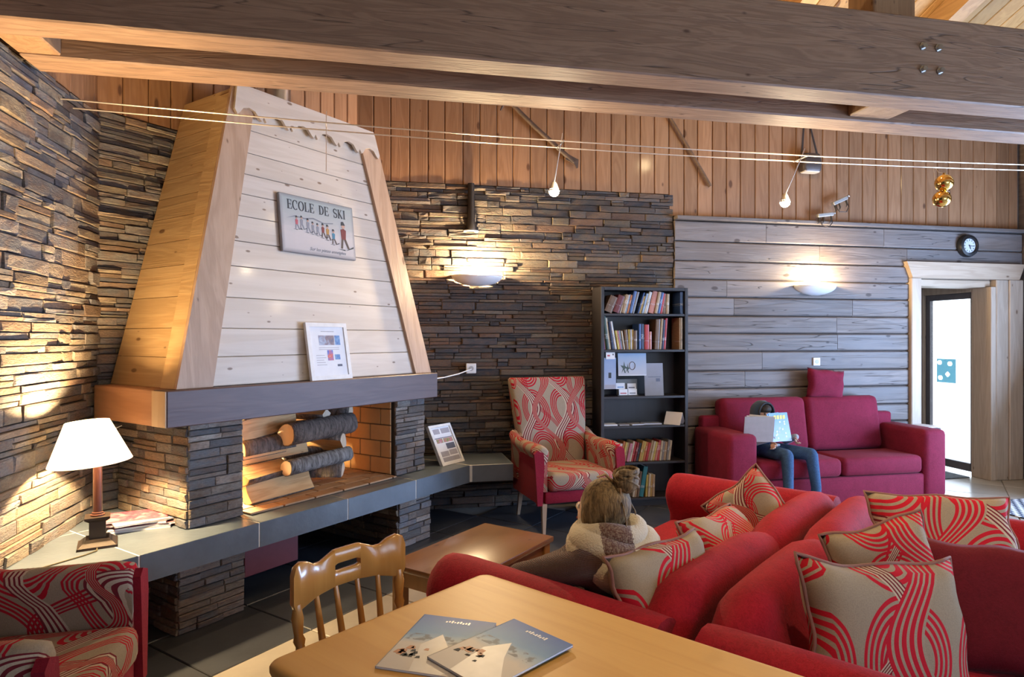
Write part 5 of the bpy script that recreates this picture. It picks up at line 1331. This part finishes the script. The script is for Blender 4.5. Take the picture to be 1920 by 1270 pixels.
# golden baubles
M_gold = plain('gold_bauble', (.85,.55,.16), .06, 1., .02); M_silv = plain('silver_bauble', (.75,.74,.78), .08, 1., .02)
for (x, y, z, r_, mt, lab, l2) in ((3.955,3.87,2.655,.061,M_gold,'upper golden bauble hanging from the cables at the right',.0),(3.935,3.87,2.538,.060,M_gold,'lower golden bauble under the other one at the right',.0),(4.05,3.97,2.61,.045,M_silv,'silver bauble half hidden behind the golden pair',0.)):
    o = thing('bauble', lab, 'bauble', (x, y, z), 0, 'baubles on the cables')
    MB().sphere((0,0,0), r_, 24).build('ball', mt, o, 179); MB().lathe([(.010,r_-.003),(.010,r_+.010)], 10).build('cap', mt, o)
    MB().tube([(0,0,r_+.008),(0,3.94-y-(.02 if y < 3.9 else 0),r_+.03),(0,3.94-y,zc(x)-z)], .0012, 5).build('string', M_cable, o)

# ------------------------------------------------------------------ things hung on the pine boards
M_oldw = wood('old_dark_stick', (.085,.05,.035), (.05,.03,.02), 'X', .6, None, 0., .05); M_oldw2 = wood('brown_stick', (.15,.085,.05), (.10,.055,.03), 'X', .6, None, 0., .05)
sk = thing('old_ice_axe', 'old dark wooden pole with a hooked end hung slanting on the pine boards', 'pole', (1.50, 5.735, 3.40))
MB().tube([(-.34,0,.30),(-.1,0,.085),(.12,0,-.095),(.27,0,-.215)], [.020,.022,.024,.022], 8).build('shaft', M_oldw, sk, 60)
MB().loft([[(.18,-.012,-.19),(.18,.012,-.19),(.22,.012,-.15),(.22,-.012,-.15)],[(.27,-.012,-.235),(.27,.012,-.235),(.31,.012,-.19),(.31,-.012,-.19)],[(.29,-.008,-.27),(.29,.008,-.27),(.305,.008,-.265),(.305,-.008,-.265)]]).build('hook', M_oldw, sk)
MB().tube([(-.34,0,.30),(-.40,0,.28),(-.43,0,.22)], [.018,.014,.006], 8).build('hooked_tip', M_oldw, sk, 60)
ws = thing('walking_stick', 'slim brown walking stick hung slanting on the pine boards', 'stick', (2.97, 5.745, 3.33))
MB().tube([(-.25,0,.37),(0,0,.0),(.185,0,-.29)], [.014,.016,.018], 8).build('shaft', M_oldw2, ws, 60); MB().lathe([(.019,0),(.019,.03)], 10, Tr(.172,0,-.275) @ Ry(148)).build('ferrule', M_oldw2, ws)
bg_ = thing('cow_bell', 'dark cow bell on a leather strap hung on the pine boards', 'cow bell', (4.232, 5.705, 3.29))
m = MB()
def bl(w, d, z): return [(p[0], p[1], z) for p in rrect(w, d, min(w, d)*.6, 4)]
m.loft([bl(.090,.045,-.075),bl(.102,.055,-.06),bl(.108,.055,0.02),bl(.10,.05,.085),bl(.085,.04,.105)]).build('bell_body', plain('dark_bronze', (.07,.055,.05), .45, .4), bg_, 50)
m = MB(); m.loft([bl(.085,.042,-.082),bl(.092,.047,-.074)]).build('bell_rim', plain('pale_rim', (.45,.40,.33), .6), bg_)
M_leather = plain('dark_leather', (.035,.024,.02), .6)
for s, x1 in ((-1,-.045),(1,.02)):
    MB().loft([[(s*.09-.01,0,.085),(s*.09+.01,0,.085),(s*.09+.01,.006,.085),(s*.09-.01,.006,.085)],[(x1-.008,.03,.42),(x1+.008,.03,.42),(x1+.008,.036,.42),(x1-.008,.036,.42)]]).build('strap', M_leather, bg_)
MB().box((-.05,.028,.415),(.03,.04,.43)).build('strap_loop', M_leather, bg_)
for k, (x, z, rot) in enumerate(((4.57,2.94,-24),(4.40,2.79,-8))):
    o = thing('ice_crampon', ('upper right small steel ice crampon on the pine boards', 'lower left small steel ice crampon at the foot of the pine boards')[k], 'crampon', (x, 5.70, z)); o.rotation_euler = (0, R(rot), 0)
    MB().rbox((-.09,-.02,-.018),(.09,.03,.018), .006, 1).build('sole_plate', plain('worn_steel', (.55,.57,.58), .35, .7) if k == 0 else bpy.data.materials['worn_steel'], o)
    for i, xx in enumerate((-.075,-.02,.065)):
        MB().tube([(xx,0,-.015),(xx-.01,-.01,-.06),(xx-.03,-.01,-.085)], [.008,.007,.002], 6).build('spike', M_darkmetal, o)
    MB().tube([(-.07,0,-.02),(-.06,-.015,-.10),(.01,-.02,-.13),(.06,-.015,-.09),(.07,0,-.02)], .005, 6).build('strap', M_leather, o)
    MB().tube([(.085,0,0),(.11,0,.012),(.118,0,.0)], [.012,.010,.008], 8).build('buckle', M_steel, o)

# ------------------------------------------------------------------ clock, sockets
ck = thing('wall_clock', 'round black wall clock above the doorway', 'clock', (6.15, 5.75, 2.53))
MB().lathe([(.118,0),(.122,.025),(.112,.055),(.085,.062),(.078,.045),(.072,.042)], 40, Rx(90)).build('case', M_black, ck, 50)
MB().lathe([(.075,.0),(.075,.046)], 40, Rx(90)).build('dial', plain('clock_dial', (.55,.58,.62), .5), ck)
m = MB()
for k in range(12): m.box((-.0035,-.0475,.052),(.0035,-.0455,.068), Ry(30*k))
m.build('hour_marks', M_ink, ck)
MB().box((-.003,-.0490,-.01),(.003,-.047,.058), Ry(95)).build('minute_hand', M_ink, ck); MB().box((-.004,-.0510,-.01),(.004,-.049,.040), Ry(160)).build('hour_hand', M_ink, ck)
def socket(label, x, z, y=5.748, w=.04):
    o = thing('wall_socket', label, 'socket', (x, y, z))
    MB().rbox((-w,-.012,-w),(w,.03,w), .004, 1).build('cover_plate', M_whiteplastic, o)
    MB().lathe([(.022,0),(.022,.004),(.018,.004)], 20, Tr(0,-.010,0) @ Rx(90)).build('socket_well', plain('socket_grey', (.40,.40,.40), .5) if 'socket_grey' not in bpy.data.materials else bpy.data.materials['socket_grey'], o)
    return o
socket('white wall socket on the slate wall with a plugged cable', .80, 1.27, 5.735, .045); socket('white wall socket on the timber wall above the crimson sofa', 4.335, 1.305)
pc = MB(); a_ = Vector((.80,5.715,1.265)); b_ = Vector((*UV(3.968,-3.40), 1.21))
pc.tube([a_, a_.lerp(b_,.35)+Vector((0,-.02,-.012)), a_.lerp(b_,.7)+Vector((0,0,-.012)), b_], .005, 6); tag(pc.build('power_cable', M_whiteplastic), 'white power cable running from the socket to the mantel', 'cable')

# ------------------------------------------------------------------ side table with papers, checked rug
stb = thing('side_table', 'small dark side table behind the right arm of the crimson sofa', 'table', (5.33, 5.50, 0))
MB().rbox((-.115,-.13,.625),(.125,.17,.65), .004, 1).build('table_top', M_darkshelf, stb)
for sx in (-1, 1):
    for sy in (-1, 1): MB().box((sx*.09-.012,.02+sy*.12-.012,0),(sx*.09+.012,.02+sy*.12+.012,.625)).build('leg', M_darkshelf, stb)
o = magazine('newspaper', 'open pale newspaper lying on the side table by the doorway', Tr(5.34,5.49,.6505) @ Rz(12), .27, .20, .012, M_paper); o['category'] = 'newspaper'
t = NT('blue_white_check'); chk = t.n('ShaderNodeTexChecker'); t.put(chk.inputs['Vector'], t.objco()); chk.inputs['Scale'].default_value = 22.; chk.inputs[1].default_value = (.03,.04,.07,1); chk.inputs[2].default_value = (.6,.62,.66,1)
M_check = t.set(chk.outputs[0], .9)
rg = thing('checked_rug', 'black and white checked rug at the right edge', 'rug', (6.0, 4.25, 0), R(2))
MB().rbox((-.62,-1.0,.001),(.75,.76,.010), .003, 1).build('rug_pile', M_check, rg)

# ------------------------------------------------------------------ people
def capsule(bm, p0, r0, p1, r1, n_=10, seg=14):
    p0, p1 = Vector(p0), Vector(p1)
    mb = MB(); k = n_; ax = p1-p0
    pts = [p0.lerp(p1, i/k) for i in range(k+1)]; rr = [r0+(r1-r0)*i/k for i in range(k+1)]
    mb.tube(pts, rr, seg); mb.sphere(p0, r0, 14); mb.sphere(p1, r1, 14); return mb
def blob(name, prims, voxel, mat, parent, smooth_it=4, post=None):
    mb = MB()
    for p in prims:
        if p[0] == 'c': c = capsule(None, *p[1:]); mb.add(c.v, c.f)
        else: mb.sphere((0,0,0), 1, 20, Tr(*p[1]) @ (p[3] if len(p) > 3 else Matrix()) @ Matrix.Diagonal((*p[2],1)))
    me = mb.mesh(name); o = bpy.data.objects.new(name, me); COL.objects.link(o)
    md = o.modifiers.new('r', 'REMESH'); md.mode = 'VOXEL'; md.voxel_size = voxel
    if smooth_it:
        s = o.modifiers.new('s', 'SMOOTH'); s.iterations = smooth_it; s.factor = .5
    dg = bpy.context.evaluated_depsgraph_get(); m2 = bpy.data.meshes.new_from_object(o.evaluated_get(dg)); bpy.data.objects.remove(o)
    if post:
        for v in m2.vertices: v.co = post(v.co.copy())
    for p in m2.polygons: p.use_smooth = True
    m2.name = name; return mkobj(name, m2, mat, parent)
def knitmat(name, c1, c2, sc_=90., st=.7):
    t = NT(name); co = t.objco(); w = t.n('ShaderNodeTexWave'); w.wave_type = 'BANDS'; w.bands_direction = 'Z'; t.put(w.inputs['Vector'], co); w.inputs['Scale'].default_value = sc_; w.inputs['Distortion'].default_value = 1.5; w.inputs['Detail'].default_value = 1.
    n_ = t.noise(co, sc_*1.3, 2.); h = t.math('ADD', w.outputs['Fac'], t.math('MULTIPLY', n_, .5)); t.bump(h, st, .008)
    return t.set(t.mix(t.maprange(h, .3, 1.2), c2, c1), .95, 0., None, .1, sheen=.3)
M_cardigan = knitmat('brown_knit', (.15,.068,.056), (.05,.022,.02))
def hairmat(name, c1, c2):
    t = NT(name); co = t.objco(); n_ = t.noise(t.vmath('MULTIPLY', co, (30.,30.,6.)), 3., 3., .6, .6); t.bump(n_, .6, .006)
    return t.set(t.mix(t.maprange(n_, .35, .65), c2, c1), .65, 0., None, .2)
M_hair = hairmat('ash_blond_hair', (.24,.155,.07), (.07,.045,.022)); M_skin = plain('skin', (.55,.33,.24), .55)
def scarfmat(name):
    t = NT(name); co = t.objco(); sp = t.n('ShaderNodeSeparateXYZ'); t.put(sp.inputs[0], co)
    n_ = t.noise(co, 150., 2.); a = t.math('ADD', t.math('MULTIPLY', sp.outputs[0], -.52), t.math('MULTIPLY', sp.outputs[1], .85))
    a = t.math('ABSOLUTE', t.math('SUBTRACT', t.math('ADD', a, t.math('MULTIPLY', t.math('SUBTRACT', sp.outputs[2], .40), .25)), .03))
    f = t.math('MULTIPLY', t.math('LESS_THAN', t.math('ADD', a, t.math('MULTIPLY', t.math('SUBTRACT', n_, .5), .02)), .055), t.maprange(n_, .25, .6, .6, 1.))
    t.bump(n_, .8, .006)
    return t.set(t.mix(f, (.50,.43,.32), (.10,.045,.035)), .95, 0., None, .1, sheen=.3)
# woman: local frame x along the sofa, front -y ; placed on the sofa that faces the fireplace
wm = thing('person', 'woman with a hair bun, brown cardigan and plaid scarf sitting on the red sofa', 'person', (*AB(2.09,-1.28), .375), R(38+180))
# local x = -a, local y = +b (toward the back)
tr_ = []
tr_ += [('e',(0,.0,.10),(.185,.15,.12)), ('e',(0,.04,.22),(.175,.125,.14)), ('e',(0,.035,.31),(.18,.115,.12)), ('e',(.0,.01,.375),(.165,.095,.07))]
for s in (-1, 1):
    tr_ += [('e',(s*.150,.0,.36),(.075,.080,.065)), ('c',(s*.165,-.01,.345),.066,(s*.19,-.30,.245),.055), ('c',(s*.19,-.30,.245),.055,(s*.06,-.38,.16),.042), ('c',(s*.06,-.02,.36),.07,(s*.15,-.22,.27),.06)]
    tr_ += [('c',(s*.09,-.05,.11),.095,(s*.10,-.42,.125),.075)]
tr_ += [('c',(0,.01,.38),.055,(0,-.025,.46),.052)]
body = blob('body', tr_, .016, M_cardigan, wm, 5)
jeans = MB()
for s in (-1, 1): jeans.tube([(s*.10,-.40,.125),(s*.10,-.50,.10),(s*.10,-.53,-.06),(s*.10,-.52,-.30)], [.076,.07,.058,.045], 14)
jeans.build('trousers', plain('dark_jeans', (.03,.04,.07), .8), wm, 60)
shoes = MB()
for s in (-1, 1): shoes.rbox((s*.10-.04,-.66,-.373),(s*.10+.04,-.44,-.29), .03, 2)
shoes.build('shoes', M_black, wm, 60)
head = [('e',(0,-.045,.515),(.076,.092,.105)), ('e',(0,-.09,.475),(.055,.06,.07)), ('e',(0,-.150,.505),(.014,.018,.02)), ('e',(-.078,-.045,.50),(.012,.022,.03)), ('e',(.078,-.045,.50),(.012,.022,.03))]
blob('head', head, .009, M_skin, wm, 3)
for s in (-1, 1): MB().sphere((s*.03,-.128,.515), .011, 10).build('eye', M_whiteplastic, wm, 179)
MB().tube([(-.022,-.146,.466),(0,-.151,.464),(.022,-.146,.466)], .005, 6).build('mouth', plain('lips', (.40,.14,.13), .5), wm, 60)
hair = blob('hair', [('e',(0,-.028,.535),(.090,.100,.100)), ('e',(-.07,-.055,.50),(.026,.040,.07)), ('e',(.07,-.055,.50),(.026,.040,.07))], .010, M_hair, wm, 3,
     post=lambda c: c if c.y > -.115 or c.z > .575 else Vector((c.x*.9, -.115+(c.y+.115)*.2, c.z)))
bun = MB(); 
bun.sphere((-.022,.045,.628), (.052,.048,.046), 20)
bunO = bun.build('bun', M_hair, hair, 179)
m = MB()
for k in range(5): m.tube([(-.022+.048*math.cos(R(a)), .045+.044*math.sin(R(a)), .628+.045*math.sin(R(a*.5+k*36))) for a in range(0, 361, 30)], .007, 6)
for (x0, y0, x1, y1, z1) in ((.06,.0,.085,.03,.44),(-.06,.03,-.10,.05,.43),(.03,.06,.06,.09,.41)): m.tube([(x0,y0,.56),((x0+x1)/2*1.1,(y0+y1)/2*1.2,.50),(x1,y1,z1)], [.004,.003,.001], 5)
m.build('loose_strands', M_hair, hair, 60)
m = MB(); m.tube([(-.022+.047*math.cos(R(a)),.02+.03*math.cos(R(a)),.600+.035*math.sin(R(a))) for a in range(0, 360, 30)], .005, 6, closed=True); m.tube([(.01,.01,.625),(.035,-.01,.655),(.075,-.02,.650)], [.006,.006,.003], 6); m.build('hair_tie', plain('tan_hair_tie', (.30,.17,.07), .6), hair, 60)
M_scarf = scarfmat('plaid_wool_scarf')
def fold(cy, cz, rx, ry, r_, tilt_, ph):
    pts = []; rr = []
    for a in range(0, 360, 12):
        t_ = R(a); back = max(0, math.sin(t_))
        pts.append((rx*math.cos(t_), cy+ry*math.sin(t_), cz + tilt_*math.sin(t_) + .008*math.sin(3*t_+ph))); rr.append(r_*(1+.18*back+.10*math.sin(2*t_+ph)))
    return pts, rr
sm_ = MB()
for (cy, cz, rx, ry, r_, ti, ph) in ((-.005,.445,.105,.095,.038,-.005,.3),(.005,.405,.138,.120,.048,-.025,1.4),(.015,.350,.150,.130,.050,-.065,2.2)):
    p_, rr = fold(cy, cz, rx, ry, r_, ti, ph); sm_.tube(p_, rr, 12, closed=True)
sm_.build('scarf', M_scarf, wm, 179)
def hand(parent, M, mat, s=1., side=1, curl=50):
    """palm in the xy plane, fingers along -y, closing towards +z ... five fingers"""
    pr = [('e',(0,-.04,0),(.040*s,.048*s,.016*s)), ('e',(0,-.005,0),(.028*s,.03*s,.018*s))]
    for k, (x, ln) in enumerate(((-.030,.060),(-.010,.072),(.010,.068),(.029,.052))):
        a = R(curl); p0 = Vector((x*s,-.078*s,0)); p1 = p0+Vector((0,-ln*.5*s*math.cos(a*.5),ln*.5*s*math.sin(a*.5))); p2 = p1+Vector((0,-ln*.5*s*math.cos(a*1.3),ln*.5*s*math.sin(a*1.3)))
        pr += [('c',p0,.0085*s,p1,.0080*s,4,10), ('c',p1,.0080*s,p2,.0068*s,4,10)]
    q0 = Vector((-.034*side*s,-.025*s,.004)); q1 = q0+Vector((-.026*side*s,-.026*s,.012*s)); q2 = q1+Vector((-.004*side*s,-.030*s,.012*s))
    pr += [('c',q0,.012*s,q1,.010*s,4,10), ('c',q1,.010*s,q2,.008*s,4,10)]
    o = blob('hand', pr, .0045*s, mat, parent, 1); o.matrix_local = M; return o
hand(wm, Tr(-.06,-.40,.155) @ Rz(25) @ Rx(20), M_skin, .95, -1, 45); hand(wm, Tr(.06,-.40,.155) @ Rz(-25) @ Rx(20), M_skin, .95, 1, 45)

# child on the crimson sofa, front -y
cd = thing('person', 'child in dark blue hood and jeans reading a comic on the crimson sofa', 'person', (3.50, 5.34, .455), R(4))
M_navyp = knitmat('navy_fleece', (.035,.07,.14), (.012,.025,.05), 120., .4); M_denim = chenille('blue_denim', (.055,.12,.24), (.02,.045,.10)); M_greysl = chenille('grey_sleeve', (.42,.44,.48), (.26,.28,.31))
M_dkfleece = plain('dark_fleece', (.02,.022,.028), .9)
tb = [('e',(-.02,.02,.08),(.125,.105,.09)), ('e',(-.03,.03,.19),(.115,.09,.10)), ('e',(-.04,.02,.265),(.12,.075,.06))]
for s in (-1, 1):
    tb += [('c',(-.04+s*.115,.01,.265),.043,(-.03+s*.17,-.10,.15),.038), ('c',(-.03+s*.17,-.10,.15),.038,(.02+s*.12,-.225,.20),.030)]
blob('body', tb, .010, M_greysl, cd, 4)
vst = [('e',(-.03,.018,.13),(.122,.105,.11)), ('e',(-.04,.02,.235),(.120,.085,.075)), ('e',(-.04,.0,.30),(.08,.07,.05))]
blob('vest', vst, .010, M_navyp, cd, 4)
tj = [('c',(-.075,-.02,.06),.068,(-.045,-.335,.062),.055), ('c',(.06,-.02,.06),.068,(.20,-.345,.062),.055), ('c',(-.045,-.345,.055),.054,(-.065,-.385,-.20),.043), ('c',(.20,-.355,.055),.054,(.215,-.395,-.22),.043), ('c',(-.065,-.385,-.20),.043,(-.065,-.38,-.34),.042), ('c',(.215,-.395,-.22),.043,(.215,-.39,-.34),.042), ('e',(-.01,.0,.06),(.13,.10,.065))]
blob('jeans', tj, .010, M_denim, cd, 4)
MB().rbox((-.04,-.125,.10),(.06,-.09,.125), .008, 2).build('belt', plain('pale_belt', (.45,.48,.55), .6), cd)
shs = MB()
for x_ in (-.065, .215): shs.rbox((x_-.04,-.50,-.45),(x_+.04,-.34,-.365), .025, 2)
shs.build('shoes', M_black, cd, 60)
hc = (-.065, -.03, .395)
blob('head', [('e',hc,(.068,.082,.09)), ('e',(hc[0],hc[1]-.03,hc[2]-.05),(.045,.05,.05)), ('e',(hc[0],hc[1]-.085,hc[2]-.015),(.010,.014,.014)), ('e',(hc[0]-.068,hc[1],hc[2]-.01),(.010,.018,.024)), ('e',(hc[0]+.068,hc[1],hc[2]-.01),(.010,.018,.024))], .008, M_skin, cd, 2)
for s in (-1, 1): MB().sphere((hc[0]+s*.026,hc[1]-.072,hc[2]+.005), .009, 10).build('eye', M_ink, cd, 179)
MB().tube([(hc[0]-.018,hc[1]-.078,hc[2]-.05),(hc[0]+.018,hc[1]-.078,hc[2]-.05)], .004, 6).build('mouth', bpy.data.materials['lips'], cd)
blob('hair', [('e',(hc[0],hc[1]-.012,hc[2]+.045),(.072,.082,.055)), ('e',(hc[0],hc[1]+.03,hc[2]),(.072,.06,.075))], .008, hairmat('dark_hair', (.05,.035,.025), (.02,.014,.01)), cd, 2)
# hood: arched shell around the face and falling to the left shoulder
hd = MB(); rings = []
for (yy, k) in ((-.062,.93),(-.055,1.05),(-.02,1.14),(.04,1.10),(.085,.85),(.105,.4)):
    rings.append([(hc[0]+.083*k*math.cos(R(a)), hc[1]+yy, hc[2]+.005+.103*k*math.sin(R(a))) for a in range(-60, 241, 20)])
n_ = len(rings[0]); vs = [p for r_ in rings for p in r_]; fs = [(j*n_+i, j*n_+i+1, (j+1)*n_+i+1, (j+1)*n_+i) for j in range(len(rings)-1) for i in range(n_-1)]
hd.add(vs, fs); ho_ = hd.build('hood', M_navyp, cd, 179); sm = ho_.modifiers.new('t', 'SOLIDIFY'); sm.thickness = .014
MB().tube([(hc[0]+.080*math.cos(R(a)), hc[1]-.064, hc[2]+.005+.100*math.sin(R(a))) for a in range(-50, 231, 14)], .010, 8).build('hood_trim', M_dkfleece, ho_, 60)
MB().tube([(hc[0]-.075,hc[1]-.05,hc[2]-.05),(hc[0]-.085,hc[1]-.05,hc[2]-.13),(hc[0]-.06,hc[1]-.055,hc[2]-.20)], [.03,.036,.028], 10).build('hood_fall', M_dkfleece, ho_, 60)
# comic held open in front of the face (its own thing)
bkx, bky, bkz = 3.395, 5.075, .625
cm = thing('comic_book', 'open comic with pale back cover and blue cover with yellow lettering held by the child', 'book', (bkx, bky, bkz), 0)
M_comicB = skymat('comic_blue_cover', (.30,.42,.60), (.10,.24,.50), .26); M_comicW = plain('comic_pale_cover', (.44,.43,.46), .5, 0., .05); M_yel = plain('comic_yellow', (.60,.52,.08), .5)
def leaf(ang, w, h, mat, nm, t_=.004, tiltx=-14, z=0.):
    o = MB().box((0,-t_/2,0),(w,t_/2,h)).build(nm, mat, cm); o.rotation_euler = (R(tiltx), 0, R(ang)); return o
Lf = leaf(163, .255, .235, M_comicW, 'back_cover'); Rt_ = leaf(8, .21, .255, M_comicB, 'front_cover'); leaf(28, .205, .25, M_comicB, 'inner_page', .002); leaf(120, .19, .24, M_paper, 'inner_page', .002); leaf(150, .22, .24, M_paper, 'inner_page', .002)
for k in range(4): MB().prism([(.05+k*.033,.195),(.078+k*.033,.20),(.08+k*.033,.235),(.053+k*.033,.23)], -.0035, -.002, XZ).build('title_letter', M_yel, Rt_)
m = MB()
for k in range(14): x_, z_ = rnd.uniform(.02,.17), rnd.uniform(.02,.17); flat(m, [(x_,z_),(x_+.016,z_+.004),(x_+.012,z_+.02),(x_-.003,z_+.014)], -.003, -.002)
m.build('printed_pattern', M_paper, Rt_)
hand(cd, Tr(.13,-.222,.20) @ Rz(-10) @ Rx(60) @ Ry(60), M_skin, .62, 1, 70); hand(cd, Tr(-.115,-.235,.17) @ Rx(70) @ Ry(-60), M_skin, .62, -1, 70)
